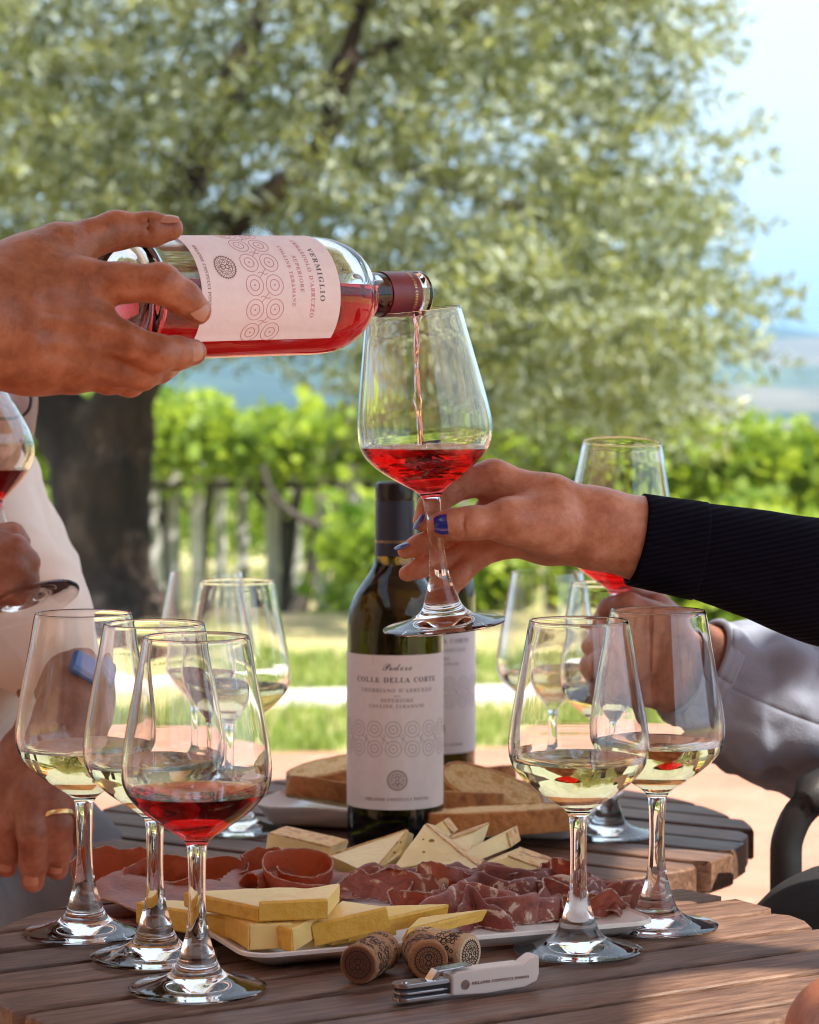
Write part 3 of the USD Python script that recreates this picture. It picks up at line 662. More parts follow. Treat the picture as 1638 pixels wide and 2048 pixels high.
# ------------------------------------------------------------------ printed lettering
from PIL import Image, ImageDraw, ImageFont
import glob
def font(kind):
    fs = glob.glob('/opt/blender-*/*/datafiles/fonts/' + kind)
    return ImageFont.truetype(fs[0], 96) if fs else None
F_MATH, F_SANS = font('NotoSansMath*'), font('Inter*')
def to_serif(s): return ''.join(chr(0x1D400 + ord(c) - 65) if 'A' <= c <= 'Z' else c for c in s)
def to_script(s): return ''.join(chr(0x1D4D0 + ord(c) - 65) if 'A' <= c <= 'Z' else chr(0x1D4EA + ord(c) - 97) if 'a' <= c <= 'z' else c for c in s)
def text2d(text, height, style='serif', spacing=0.0):
    """lettering as a shapely shape, capitals 'height' tall, centred on the origin, on the baseline"""
    x = 0.0; shapes = []
    for ch in text:
        if ch == ' ': x += 34 + spacing; continue
        c2 = to_script(ch) if style == 'script' else to_serif(ch)
        f = F_MATH if (F_MATH is not None and c2 != ch) else F_SANS
        if f is F_SANS: c2 = ch
        x0, y0, x1, y1 = f.getbbox(c2, anchor="ls")
        im = Image.new("L", (int(x1 - x0) + 10, int(y1 - y0) + 10)); ImageDraw.Draw(im).text((5 - x0, 5 - y0), c2, 255, f, anchor="ls")
        on = np.pad(np.asarray(im) > 127, ((0, 0), (1, 1))).astype(np.int8)
        rows, st = np.nonzero(np.diff(on, axis=1) == 1); en = np.nonzero(np.diff(on, axis=1) == -1)[1]
        if len(rows):
            g = union_all(shapely.box(st, -rows - 1, en, -rows)).buffer(.6).buffer(-.6).simplify(1.0)
            shapes.append(affinity.translate(g, x - 5 + x0, 5 - y0))
        x += f.getlength(c2) + spacing
    s = union_all(shapes); k = height / 66.0
    return affinity.scale(affinity.translate(s, -x / 2, 0), k, k, origin=(0, 0))
def polys(s): return [g for g in getattr(s, 'geoms', [s]) if g.geom_type == 'Polygon' and g.area > 0]
def flat_print(shape, depth=.00012):
    return cat(*[trimesh.creation.extrude_polygon(g, depth, engine="earcut") for g in polys(shape)])
def wrap_print(shape, R, z0, theta0=0.0, depth=.0001):
    """bends a flat print round a bottle of radius R; the print faces local -y at theta0"""
    m = flat_print(shape, depth)
    m = trimesh.Trimesh(*trimesh.remesh.subdivide_to_size(m.vertices, m.faces, .006), process=False)
    v = m.vertices; th = theta0 + v[:, 0] / R; r = R + v[:, 2]
    m.vertices = np.stack([r * np.sin(th), -r * np.cos(th), z0 + v[:, 1]], 1); return m
def ring(x, y, r, w): return Point(x, y).buffer(r + w / 2, 24).difference(Point(x, y).buffer(r - w / 2, 24))
def emblem(R):
    """the estate's round badge: a toothed rim, two rings and a small figure"""
    parts = [ring(0, 0, .86 * R, .07 * R), ring(0, 0, .60 * R, .05 * R), ring(0, .17 * R, .16 * R, .07 * R), ring(0, -.2 * R, .19 * R, .07 * R), Point(0, -.2 * R).buffer(.05 * R)]
    for k in range(28):
        a = 2 * math.pi * k / 28
        tri = Polygon([(.86 * R, -.075 * R), (1.0 * R, 0), (.86 * R, .075 * R)]); parts.append(affinity.rotate(tri, math.degrees(a), origin=(0, 0)))
    for k in range(24):
        a = 2 * math.pi * (k + .5) / 24; parts.append(Point(.73 * R * math.cos(a), .73 * R * math.sin(a)).buffer(.045 * R, 4))
    for k in range(8):
        a = 2 * math.pi * k / 8; parts.append(ring(.42 * R * math.cos(a), .42 * R * math.sin(a), .1 * R, .045 * R))
    return union_all(parts)
def chain_pattern(n, dx, dy, w):
    """two rows of target rings, each pair of columns joined by S curves"""
    parts = []
    for i in range(n):
        x = (i - (n - 1) / 2) * dx
        for y in (dy / 2, -dy / 2):
            parts += [ring(x, y, .0034, w * 1.15), Point(x, y).buffer(.0006, 6), ring(x, y, .0064, w)]
        if i < n - 1:
            pts = [(x + dx / 2 + .0008 * math.sin(t * 6.28), dy / 2 - .004 - (dy - .008) * t) for t in np.linspace(0, 1, 9)]
            parts.append(LineString(pts).buffer(w / 2))
            parts.append(LineString([(x + .0045, dy / 2 - .0046), (x + dx / 2, 0), (x + dx - .0045, -dy / 2 + .0046)]).buffer(w / 2))
    return union_all(parts)

# ------------------------------------------------------------------ bottles
M_paper = noisy('label_paper', (.70, .66, .67), (.74, .70, .71), 160, .75, bump=.15, bump_scale=400, dist=.001)
M_pink_paper = noisy('pale_pink_label_paper', (.74, .66, .68), (.78, .70, .72), 160, .7, bump=.15, bump_scale=400, dist=.001)
M_ink_grey, M_ink_light, M_ink_brown = plain('grey_ink', (.12, .10, .12), .6), plain('light_grey_ink', (.30, .27, .31), .6), plain('brown_ink', (.20, .10, .085), .6)
M_ink_red, M_gold = plain('rose_ink', (.52, .20, .24), .6), plain('gold_foil', (.75, .52, .22), .3, metallic=1.0)
M_capsule = plain('navy_capsule', (.012, .016, .032), .42, spec=.5); M_capsule_top = plain('dark_capsule_top', (.006, .006, .008), .22)
M_capsule_red = noisy('wine_red_capsule', (.13, .012, .022), (.17, .018, .03), 90, .38)
M_green_glass = mat('dark_green_glass', {"p": ("glass_bsdf", {"color": (1, 1, 1), "roughness": 0.0, "IOR": 1.45}), "v": ("absorption_volume", {"color": (.50, .50, .02), "density": 115.0})}, [], surface="p.BSDF", volume="v.volume")
M_punt = plain('bottle_bottom_dark', (.01, .012, .004), .3)
def green_bottle(label, base, detail_top):
    t = thing('wine_bottle', label, 'wine bottle', loc=base)
    R = .0392
    prof = smooth_profile([(.0345, .0), (.0378, .0015), (R, .0055), (R, .03), (R, .10), (R, .176), (.0378, .190), (.0335, .2035), (.0265, .2150), (.0198, .2245), (.0163, .2345), (.0153, .25), (.0149, .27), (.0147, .293)], 120)
    obj('body', lathe(np.vstack([[(0, .022), (.012, .020), (.024, .010), (.030, .002)], prof, [(.0, .293)]]), 96), M_green_glass, t, smooth=35)
    cap = smooth_profile([(.01655, .2365), (.01635, .25), (.01600, .28), (.0159, .2815)], 12)
    obj('capsule', lathe(np.vstack([[(.0150, .2365)], cap, [(.0150, .2816)]]), 64), M_capsule, t, smooth=35)
    ct = obj('capsule_top', lathe([(.0151, .2818), (.0159, .2820), (.0163, .2835), (.0163, .2925), (.0158, .2955), (.0140, .2968), (0, .2970)], 64), M_capsule_top, t, smooth=35)
    cl = obj('capsule_lettering', wrap_print(text2d('ORLANDI CONTUCCI PONNO', .0019, spacing=4), .0166, .2475, -.1), M_gold, t)
    n = 81; th = np.linspace(-1.95, 1.95, n)
    lab = np.stack([np.stack([(R + .0002) * np.sin(th), -(R + .0002) * np.cos(th), np.full(n, z)], 1) for z in np.linspace(.0345, .1590, 6)])
    lb_ = obj('label', sheet(lab, .00016), M_paper, t, smooth=30)
    RP = R + .00030
    rows = [(.1470, 'Podere', .0058, 'script', 0, M_ink_grey), (.1372, 'COLLE DELLA CORTE', .0040, 'serif', 9, M_ink_grey), (.1292, "TREBBIANO D'ABRUZZO", .0031, 'serif', 9, M_ink_light), (.1256, 'DOC', .0016, 'serif', 14, M_ink_light), (.1214, 'SUPERIORE', .0028, 'serif', 9, M_ink_light), (.1168, 'COLLINE TERAMANE', .0026, 'serif', 12, M_ink_light), (.0418, 'ORLANDI CONTUCCI PONNO', .0024, 'serif', 6, M_ink_brown)]
    for z, s, h, st, sp, ink in rows: obj('lettering', wrap_print(text2d(s, h, st, sp), RP, z, .05), ink, lb_)
    obj('ring_pattern', wrap_print(chain_pattern(7, .0157, .0157, .00042), RP, .0915, -.03), M_ink_light, lb_)
    obj('emblem', wrap_print(emblem(.0088), RP, .0585, .05), M_ink_brown, lb_)
    return t
bt = T(790, 1690, .715); bt[1] = 2.13; bt[0] = (790 - CX) / FPX * 2.13
green_bottle('dark green wine bottle standing in front, its white label readable', (bt[0], 2.13, .715), True)
green_bottle('dark green wine bottle half hidden behind the other bottle', ((867 - CX) / FPX * 2.45, 2.45, .715), True)

# the rose bottle being poured, bottom towards the viewer
RB_Y0, RB_Y1 = 1.575, 1.725
b0, b1 = P(240, 597, RB_Y0), P(839, 588, RB_Y1)
RBL = np.linalg.norm(b1 - b0); RBM = frame(b1 - b0, (0, -1, .12), b0)
t = thing('rose_wine_bottle', 'clear bottle of rose wine held sideways, pouring into the held glass', 'wine bottle', M=RBM)
R = .0375; L = RBL
o_ = smooth_profile([(.0330, .0), (.0362, .0014), (R, .005), (R, .03), (R, .09), (R, .140), (.0368, .152), (.0340, .1640), (.0280, .1745), (.0205, .1805), (.0158, .1850), (.0145, .192), (.0141, .21), (.0138, L - .008), (.0150, L - .007), (.0151, L - .001), (.0142, L)], 150)
i_ = smooth_profile([(.0095, L - .001), (.0094, L - .02), (.0100, .195), (.0115, .186), (.0165, .1795), (.0245, .1715), (.0308, .1620), (.0336, .151), (.0343, .140), (.0343, .09), (.0343, .012), (.0325, .0075), (.026, .0085), (.012, .0205), (0, .022)], 90)
outer = lathe(np.vstack([[(0, .016), (.010, .0145), (.022, .006), (.030, .0008)], o_, i_[:1]]), 96)
inner = lathe(i_, 96); cav = lathe(np.vstack([[(0, .022)], i_[::-1][1:], [(0, L - .001)]]), 96)
upl = RBM[:3, :3].T @ np.array([0, 0, 1.])
lvl_w = P(700, 574, 1.69); lvl = RBM[:3, :3].T @ (lvl_w - b0)
inner_up = trimesh.intersections.slice_mesh_plane(inner, upl, lvl)
obj('body', cat(outer, inner_up), GLASS, t, smooth=35)
cavm = trimesh.Trimesh(cav.vertices, cav.faces, process=True); cavm.fix_normals()
w_ = trimesh.intersections.slice_mesh_plane(cavm, -upl, lvl, cap=False)
# close the wine at its level
from shapely.ops import polygonize
e1 = unit(np.cross(upl, [1, 0.3, 0])); e2 = np.cross(upl, e1)
sec = cavm.section(plane_normal=upl, plane_origin=lvl + upl * -1e-7)
loops = [p for p in sec.discrete]
caps = []
for lp in loops:
    q = lp - lvl; poly = Polygon(np.stack([q @ e1, q @ e2], 1))
    if poly.area < 1e-7: continue
    v2, f2 = trimesh.creation.triangulate_polygon(poly.buffer(0), engine='earcut')
    c = trimesh.Trimesh(lvl + v2[:, :1] * e1 + v2[:, 1:2] * e2, f2, process=False)
    if (c.face_normals @ upl).sum() < 0: c.invert()
    caps.append(c)
ROSE_B = mat('rose_wine_in_bottle', {"g": ("geometry", {}), "s": ("separate_xyz", {}), "a": ("math", {"math_type": "absolute"}), "gt": ("math", {"math_type": "greater_than", "value2": 0.9999}), "ior": ("mix_float", {"a": .887, "b": 1.335}), "p": ("glass_bsdf", {"color": (1, 1, 1), "roughness": 0.0}), "v": ("absorption_volume", {"color": (.84, .05, .04), "density": 115.0})},
             [("g.true_normal", "s.vector"), ("s.z", "a.value1"), ("a.value", "gt.value1"), ("gt.value", "ior.fac"), ("ior.result", "p.IOR")], surface="p.BSDF", volume="v.volume")
obj('wine', cat(w_, *caps), ROSE_B, t, smooth=25)
obj('capsule', lathe([(.0146, .2005), (.0150, .2006), (.0148, L - .0095), (.0144, L - .0094)], 64), M_capsule_red, t, smooth=35)
n = 81; th = np.linspace(-1.95, .98, n)
lab = np.stack([np.stack([(R + .0002) * np.sin(th), -(R + .0002) * np.cos(th), np.full(n, z)], 1) for z in np.linspace(.0335, .1385, 6)])
ROT = 0.0
lb_ = obj('label', sheet(lab, .00016), M_pink_paper, t, smooth=30)
RP = R + .0003; TH0 = -.18
for z, s, h, st, sp, ink in [(.1225, 'VERMIGLIO', .0036, 'serif', 14, M_ink_grey), (.1155, "CERASUOLO D'ABRUZZO", .0028, 'serif', 8, M_ink_red), (.1075, 'SUPERIORE', .0026, 'serif', 9, M_ink_red), (.1010, 'COLLINE TERAMANE', .0024, 'serif', 10, M_ink_red), (.0380, 'ORLANDI CONTUCCI PONNO', .0020, 'serif', 5, M_ink_brown)]:
    obj('lettering', wrap_print(text2d(s, h, st, sp), RP, z, TH0), ink, lb_)
obj('ring_pattern', wrap_print(chain_pattern(6, .0150, .0150, .0004), RP, .0805, TH0), M_ink_red, lb_)
obj('emblem', wrap_print(emblem(.0085), RP, .0540, TH0 - .12), M_ink_brown, lb_)
obj('capsule_lettering', wrap_print(text2d('ORLANDI CONTUCCI PONNO', .0020, spacing=5), .0150, .2185, .5), M_gold, t)

# the stream of wine
M_stream = mat('poured_wine', {"p": ("glass_bsdf", {"color": (1.0, .80, .78), "roughness": 0.0, "IOR": 1.335})})
SY = 1.722
cen = [P(835, 618, SY), P(834, 650, SY), P(833, 700, SY + .003), P(834, 760, SY + .006), P(838, 830, SY + .009), P(841, 893, SY + .011)]
n = 70; c = spline(cen, n); a = np.linspace(0, 2 * math.pi, 25)[:-1]; G = []
for i in range(n):
    f = i / (n - 1); r1, r2 = np.interp(f, [0, .15, .5, 1], [.0040, .0036, .0027, .0021]), np.interp(f, [0, .15, .5, 1], [.0018, .0013, .0014, .0015]); tw = 5.2 * f + .9 * math.sin(9 * f)
    rr = r1 * (1 + .16 * np.sin(3 * a + 14 * f) + .12 * math.sin(40 * f)); x, y = rr * np.cos(a), r2 * (1 + .2 * np.sin(2 * a + 23 * f)) * np.sin(a)
    G.append(np.stack([c[i, 0] + x * math.cos(tw) - y * math.sin(tw), c[i, 1] + x * math.sin(tw) + y * math.cos(tw), np.full(24, c[i, 2])], 1))
G = np.array(G); V = np.vstack([G.reshape(-1, 3), c[0], c[-1]]); Fs = []
for i in range(n - 1):
    for k in range(24):
        p, q = i * 24 + k, i * 24 + (k + 1) % 24; Fs += [(p, p + 24, q + 24), (p, q + 24, q)]
for k in range(24): Fs += [(len(V) - 2, k, (k + 1) % 24), (len(V) - 1, (n - 1) * 24 + (k + 1) % 24, (n - 1) * 24 + k)]
sm = trimesh.Trimesh(V, Fs, process=False)
if sm.volume < 0: sm.invert()
tag(obj('wine_stream', sm, M_stream, smooth=True), 'thin twisting stream of rose wine falling into the held glass', 'poured wine')

# ------------------------------------------------------------------ platters, cheese, cold cuts, bread
M_china = plain('white_china', (.72, .69, .67), .18, spec=.6)
def rounded_rect(w, h, r, n=12):
    out = []
    for cx, cy, a0 in ((w / 2 - r, h / 2 - r, 0), (-w / 2 + r, h / 2 - r, 1), (-w / 2 + r, -h / 2 + r, 2), (w / 2 - r, -h / 2 + r, 3)):
        for k in range(n): a = (a0 + k / (n - 1)) * math.pi / 2; out.append((cx + r * math.cos(a), cy + r * math.sin(a)))
    return np.array(out)
def platter(name, label, center, ang, w, h, z, wave=0.0, lip=.0115):
    prof = [(-.030, .0045, 0), (-.016, .0055, 0), (-.008, .009, 0), (-.001, lip - .001, 1), (0, lip + .0006, 1), (.0012, lip, 1), (.0014, lip - .002, 1), (-.008, .0045, 0), (-.018, .0, 0), (-.030, .0, 0)]
    rows = []
    for ins, zz, e in prof:
        o = rounded_rect(w + 2 * ins, h + 2 * ins, max(.018 + ins * .6, .004)); rows.append(np.column_stack([o, zz + e * wave * np.cos(2 * np.arctan2(o[:, 1] / h, o[:, 0] / w))]))
    n = len(rows[0]); V = np.vstack(rows + [[[0, 0, .0045]], [[0, 0, 0.0]]]); Fs = []
    for i in range(len(rows) - 1):
        for k in range(n):
            a, b = i * n + k, i * n + (k + 1) % n; Fs += [(a, a + n, b + n), (a, b + n, b)]
    m = len(V) - 2
    for k in range(n): Fs += [(m, k, (k + 1) % n), (m + 1, (len(rows) - 1) * n + (k + 1) % n, (len(rows) - 1) * n + k)]
    t = trimesh.Trimesh(V, Fs, process=False)
    if t.volume < 0: t.invert()
    M = np.eye(4); M[:2, :2] = [[math.cos(ang), -math.sin(ang)], [math.sin(ang), math.cos(ang)]]; M[:3, 3] = (*center, z)
    x = thing(name, label, 'platter', M=M); obj('dish', t, M_china, x, smooth=40); return x
ZP = .731 + .0055      # the front platter's floor
pl, pn, pr = T(120, 1790, .745), T(500, 1906, .745), T(1322, 1836, .745)
u1, u2 = (pr - pn)[:2], (pl - pn)[:2]
ang = math.atan2(u1[1], u1[0]); wlen = np.linalg.norm(u1); hlen = abs(-u2[0] * math.sin(ang) + u2[1] * math.cos(ang))
cen = pn[:2] + u1 / 2 + (hlen / 2 + .003) * np.array([-math.sin(ang), math.cos(ang)])
platter('serving_platter', 'white rectangular platter of cheese and cold cuts on the front table', cen, ang, wlen, hlen, .7312)
c2 = T(885, 1638, .72)[:2] + np.array([0, .015])
platter('serving_platter', 'white platter with raised rim under the bread slices', c2, math.radians(-17), .285, .17, .7162, wave=.006, lip=.020)

def cheese_mat(name, paste, rind, flat):
    """paste with small eyes; faces that look sideways in 'flat' pieces carry rind"""
    return noisy(name, paste, [c * .93 for c in paste], 55, .42, bump=.25, bump_scale=260, dist=.002, subsurface_weight=.25, subsurface_scale=.004, subsurface_radius=(1, .6, .3))
M_paste = cheese_mat('hard_cheese', (.93, .66, .25), None, True); M_paste2 = cheese_mat('pale_cheese', (.90, .73, .36), None, False)
M_rind = noisy('yellow_rind', (.68, .38, .04), (.80, .50, .09), 70, .5, bump=.4, bump_scale=240, c3=(.58, .30, .045), lo=.3, hi=.75, dist=.002)
M_rind2 = noisy('orange_rind', (.62, .34, .13), (.74, .52, .25), 90, .55, bump=.5, bump_scale=200, c3=(.40, .19, .08), dist=.003)
M_eye = plain('cheese_eye', (.36, .24, .09), .6)
def slab(top_pts, thick, seed, bevel=.0009):
    """a cut slab: corners of the upper face in the place, thickness straight down"""
    tp = np.asarray(top_pts, float); c = tp.mean(0)
    nrm = np.cross(tp[1] - tp[0], tp[2] - tp[0]); nrm = unit(nrm) * (1 if nrm[2] > 0 else -1)
    lo = tp - nrm * thick; pts = []
    for a in (tp, lo):
        for p in a:
            d = unit(c - p if a is tp else lo.mean(0) - p)
            pts += [p + d * bevel * 1.6, p + nrm * bevel * (-1 if a is tp else 1)]
    m = trimesh.convex.convex_hull(np.array(pts))
    return rough(m, .0005, 130, seed, .006)
def cheese_slice(label, px, z, thick, seed, rind_edge, group='yellow rinded cheese slices at the front of the platter'):
    """px: picture positions of the upper face's corners; z: their heights above the platter; rind_edge: which side carries the rind"""
    tp = np.array([T(x, y, ZP + zz) for (x, y), zz in zip(px, np.broadcast_to(z, len(px)))])
    t = thing('cheese_slice', label, 'cheese', group)
    obj('paste', slab(tp, thick, seed), M_paste, t, smooth=35)
    i, j = rind_edge; a, b = tp[i], tp[j]
    nrm = np.cross(tp[1] - tp[0], tp[2] - tp[0]); nrm = unit(nrm) * (1 if nrm[2] > 0 else -1)
    out = np.cross(unit(b - a), nrm); out *= 1 if out @ (a - tp.mean(0)) > 0 else -1
    q = [a, b, b - nrm * thick, a - nrm * thick]
    hull = trimesh.convex.convex_hull(np.array([p + out * o + nrm * s for k, p in enumerate(q) for o, s in ((.0004, 0), (.0016, -.0012 if k < 2 else .0012))]))
    obj('rind', rough(hull, .00035, 160, seed + 5, .005), M_rind, t, smooth=35)
cheese_slice('cheese slice lying lowest at the left behind the front stems', [(276, 1803), (300, 1797), (500, 1812), (470, 1838)], .016, .015, 1, (0, 3))
cheese_slice('long cheese slice lying across the top of the others', [(372, 1783), (560, 1774), (654, 1777), (520, 1814)], .030, .010, 2, (0, 3))
cheese_slice('cheese slice with the rind facing left under the long slice', [(408, 1795), (520, 1806), (585, 1846), (500, 1850)], .020, .016, 3, (0, 3))
cheese_slice('top cheese slice with its blunt end towards the ham', [(518, 1803), (655, 1797), (680, 1766), (560, 1784)], (.034, .034, .038, .036), .013, 4, (0, 1))
cheese_slice('pointed cheese slice nearest to the corks at the left', [(447, 1818), (642, 1827), (586, 1860)], (.021, .021, .018), .0145, 5, (0, 2))
cheese_slice('cheese slice in the middle, its rind edge rising to the right', [(684, 1800), (772, 1813), (622, 1849)], (.026, .026, .0165), .0150, 6, (1, 2))
cheese_slice('cheese slice right of the middle one, pointing right', [(745, 1812), (896, 1807), (700, 1851)], (.023, .022, .0145), .0130, 7, (1, 2))
cheese_slice('rightmost yellow cheese slice next to the cured meat', [(840, 1834), (973, 1818), (815, 1857)], (.0165, .0165, .0115), .0115, 8, (1, 2))
cheese_slice('flat cheese slice under the middle slices', [(560, 1836), (640, 1834), (790, 1846), (660, 1866)], .0085, .0080, 9, (3, 2))
def wedge(label, front, depth, seed, rind=(0, 1), paste=None, group='pale cheese wedges at the back of the platter', eyes=()):
    """front: picture position and distance of the facing corners; the piece goes back by depth (a vector)"""
    f = np.array([P(x, y, Y) for x, y, Y in front]); d = np.asarray(depth, float)
    t = thing('cheese_wedge', label, 'cheese', group)
    m = trimesh.convex.convex_hull(np.vstack([f, f + d])); c = m.centroid
    obj('paste', rough(m, .0006, 110, seed, .006), paste or M_paste2, t, smooth=35)
    i, j = rind; q = np.array([f[i], f[j], f[j] + d, f[i] + d]); nn = unit(np.cross(q[1] - q[0], q[2] - q[0])); nn *= 1 if nn @ (q.mean(0) - c) > 0 else -1
    obj('rind', rough(trimesh.convex.convex_hull(np.vstack([q * .985 + q.mean(0) * .015 + nn * .0003, q * .97 + q.mean(0) * .03 + nn * .0014])), .0005, 120, seed + 3, .006), M_rind2, t, smooth=35)
    nf = unit(np.cross(f[1] - f[0], f[2] - f[0])); nf *= 1 if nf @ (f.mean(0) - c) > 0 else -1
    for u, v, r in eyes:
        p = f[0] + (f[1] - f[0]) * u + (f[2] - f[0]) * v; s = trimesh.creation.icosphere(2, r); s.vertices *= (1.25, .25, .85); M = frame([0, 0, 1], (0, -1, 0), p + nf * .0002); s.apply_transform(M); obj('eye', s, M_eye, t, smooth=True)
wedge('cheese wedge at far left behind the ham roll', [(535, 1668, 1.93), (662, 1697, 1.92), (655, 1720, 1.92), (530, 1712, 1.93)], (.012, .03, .0), 21, (0, 1))
wedge('large cheese wedge lying with its orange rind up', [(660, 1712, 1.90), (742, 1748, 1.845), (800, 1708, 1.865), (816, 1660, 1.905)], (-.002, .022, -.012), 22, (0, 3))
wedge('cheese wedge right part of the large one, cut face showing eyes', [(742, 1750, 1.842), (816, 1662, 1.885), (805, 1712, 1.875)], (.004, .02, -.006), 23, (0, 1), eyes=((.4, .25, .0011), (.7, .1, .0008), (.2, .5, .0007)))
wedge('upright pointed cheese wedge in the middle', [(785, 1738, 1.845), (849, 1649, 1.885), (930, 1716, 1.85)], (.006, .017, -.004), 24, (1, 2), eyes=((.55, .3, .0016), (.3, .3, .0009), (.62, .15, .0007)))
wedge('small cheese tip showing behind the pointed wedge', [(862, 1656, 1.93), (884, 1642, 1.935), (903, 1668, 1.93), (880, 1690, 1.92)], (.004, .014, 0), 25, (1, 2))
wedge('square ended cheese piece right of the pointed wedge', [(893, 1682, 1.885), (953, 1662, 1.90), (935, 1712, 1.87), (915, 1716, 1.87)], (.01, .02, .002), 26, (0, 1))
wedge('foremost square ended cheese piece at the right', [(928, 1706, 1.865), (1011, 1666, 1.885), (1019, 1696, 1.88), (950, 1724, 1.855)], (.008, .018, .002), 27, (1, 2), eyes=((.3, .2, .0007), (.6, .3, .0007)))
wedge('low cheese piece lying rightmost behind the meat', [(955, 1735, 1.845), (1013, 1714, 1.85), (1080, 1738, 1.845), (1080, 1760, 1.84), (960, 1762, 1.84)], (.01, .025, .002), 28, (1, 2))
wedge('low cheese slice under the pointed wedge', [(760, 1750, 1.835), (930, 1714, 1.85), (960, 1738, 1.835), (800, 1762, 1.83)], (.01, .02, -.004), 29, (1, 2))

def meat(name, c1, c2, fat, amount, scale):
    return mat(name, {"tc": ("texture_coordinate", {}), "n": ("noise_texture", {"scale": scale, "detail": 5.0, "roughness": .55, "distortion": 1.4}), "r": ("rgb_ramp", {"ramp": [(0, c2), (.35, c2), (.5, c1), (amount, c1), (amount + .06, fat), (1, fat)]}),
                      "n2": ("noise_texture", {"scale": scale * 9, "detail": 3.0}), "b": ("bump", {"strength": .35, "distance": .0015}), "at": ("attribute", {"attribute": "edge"}), "mx": ("mix", {"color2": fat}), "p": ("principled_bsdf", {"roughness": .46, "specular_ior_level": .4, "subsurface_weight": .25, "subsurface_scale": .002})},
               [("tc.object", "n.vector"), ("tc.object", "n2.vector"), ("n.fac", "r.fac"), ("n2.fac", "b.height"), ("b.normal", "p.normal"), ("r.color", "p.base_color")])
M_bres = meat('air_dried_beef', (.27, .078, .045), (.18, .045, .027), (.36, .14, .09), .66, 28)
M_fatedge = noisy('pale_fat_edge', (.24, .07, .04), (.48, .27, .17), 260, .5)
M_capo = [meat('marbled_cured_pork', (.235, .054, .032), (.13, .024, .016), (.62, .40, .30), .585, 70), meat('marbled_cured_pork_pale', (.27, .070, .042), (.16, .036, .022), (.64, .43, .33), .57, 55), meat('cured_pork_dark', (.18, .038, .024), (.10, .018, .014), (.55, .36, .28), .59, 75)]
M_crustedge = noisy('spiced_edge', (.16, .06, .04), (.62, .44, .34), 220, .6)
def slice_sheet(name, label, G, mt, group, edge_mat=M_fatedge, thick=.0011, edge_r=.0005):
    """thin slice from a grid of points; its rim carries a ragged edge strip"""
    t = thing(name, label, 'cold cut', group); g = np.asarray(G, float)
    ctr = g.reshape(-1, 3).mean(0)
    obj('slice', sheet(g, thick), mt, t, smooth=50)
    ring_ = np.vstack([g[0, :-1], g[:-1, -1], g[-1, :0:-1], g[:0:-1, 0]])
    ring_ = np.vstack([ring_, ring_[:1]])
    rr = edge_r * (.6 + 1.1 * meshkit.noise(ring_ * 700, 3))
    jit = (np.stack([meshkit.noise(ring_ * 420 + 9 * k, k) for k in range(3)], 1) - .5) * .0016; jit[-1] = jit[0]
    obj('edge', tube(ring_ + jit, rr, 5, False), edge_mat, t, smooth=True)
def roll(label, origin, axis, R0, R1, length, a0, a1, seed, flare=.0, up=(0, 0, 1), nu=60, nv=16, shrink=.22, group='rolled slices of air dried beef'):
    """a slice curled round an axis: radius runs from R0 (near end) to R1 (far end)"""
    r = np.random.default_rng(seed); z = unit(axis); x = unit(np.asarray(up, float) - z * (np.asarray(up, float) @ z)); y = np.cross(z, x); G = []
    for i in range(nu):
        f = i / (nu - 1); a = a0 + (a1 - a0) * f; row = []
        for j in range(nv):
            v = j / (nv - 1); rag = (.0035 * (meshkit.noise(np.array([f * 14, seed, 0.]), seed) - .5)) if j in (0, nv - 1) else 0
            R_ = (R0 + (R1 - R0) * v) * (1 - shrink * f) + .0045 * (meshkit.noise(np.array([f * 5, v * 3, seed * 1.]), seed) - .5) + flare * (1 - v) ** 3
            row.append(np.asarray(origin) + z * (v * length + rag) + R_ * (math.cos(a) * x * .8 + math.sin(a) * y))
        G.append(row)
    slice_sheet('ham_slice', label, G, M_bres, group)
zp = ZP
def at(px, py, z): return T(px, py, ZP + z)
roll('wide ham slice at far left, standing like a wall behind the first stem', P(232, 1722, 1.83), (.05, .22, -.97), .031, .026, .050, -1.9, 2.1, 1, shrink=.05)
roll('open ham roll seen through the middle stem at left', P(326, 1744, 1.80), (.12, .38, -.92), .0285, .021, .038, -3.3, 4.0, 2, flare=.002, shrink=.42)
roll('ham slice folded behind the rose glass stem', P(448, 1735, 1.83), (-.15, .25, -.95), .024, .018, .036, -2.8, 3.4, 3, shrink=.35)
roll('large open ham roll in the middle of the platter', P(605, 1725, 1.79), (-.08, .40, -.90), .0300, .021, .038, -3.5, 4.6, 4, flare=.002, shrink=.50)
roll('small curled ham slice left of the large roll', at(500, 1768, .012), (.6, .75, -.1), .010, .012, .035, -2.2, 2.7, 5)
roll('narrow ham curl standing at the left of the large roll', P(528, 1710, 1.84), (.05, .15, -.97), .017, .014, .040, -2.5, 2.9, 6)
def flat_ham(label, px, z, seed):
    """a slice lying loosely on the platter"""
    q = [at(x, y, zz) for (x, y), zz in zip(px, z)]; G = []
    for i in range(18):
        row = []
        for j in range(18):
            u, v = i / 17, j / 17; p = (1 - u) * (1 - v) * q[0] + u * (1 - v) * q[1] + u * v * q[2] + (1 - u) * v * q[3]
            row.append(p + np.array([0, 0, .009 * (meshkit.noise(np.array([u * 3, v * 3, seed * 2.]), seed) - .35)]))
        G.append(row)
    slice_sheet('ham_slice', label, G, M_bres, 'rolled slices of air dried beef')
flat_ham('pale edged ham slice lying flat at the left end of the platter', [(165, 1796), (330, 1838), (520, 1790), (250, 1745)], (.004, .003, .006, .012), 4)
flat_ham('ham slice lying flat below the large roll', [(420, 1790), (700, 1790), (720, 1755), (470, 1750)], (.006, .006, .006, .008), 8)

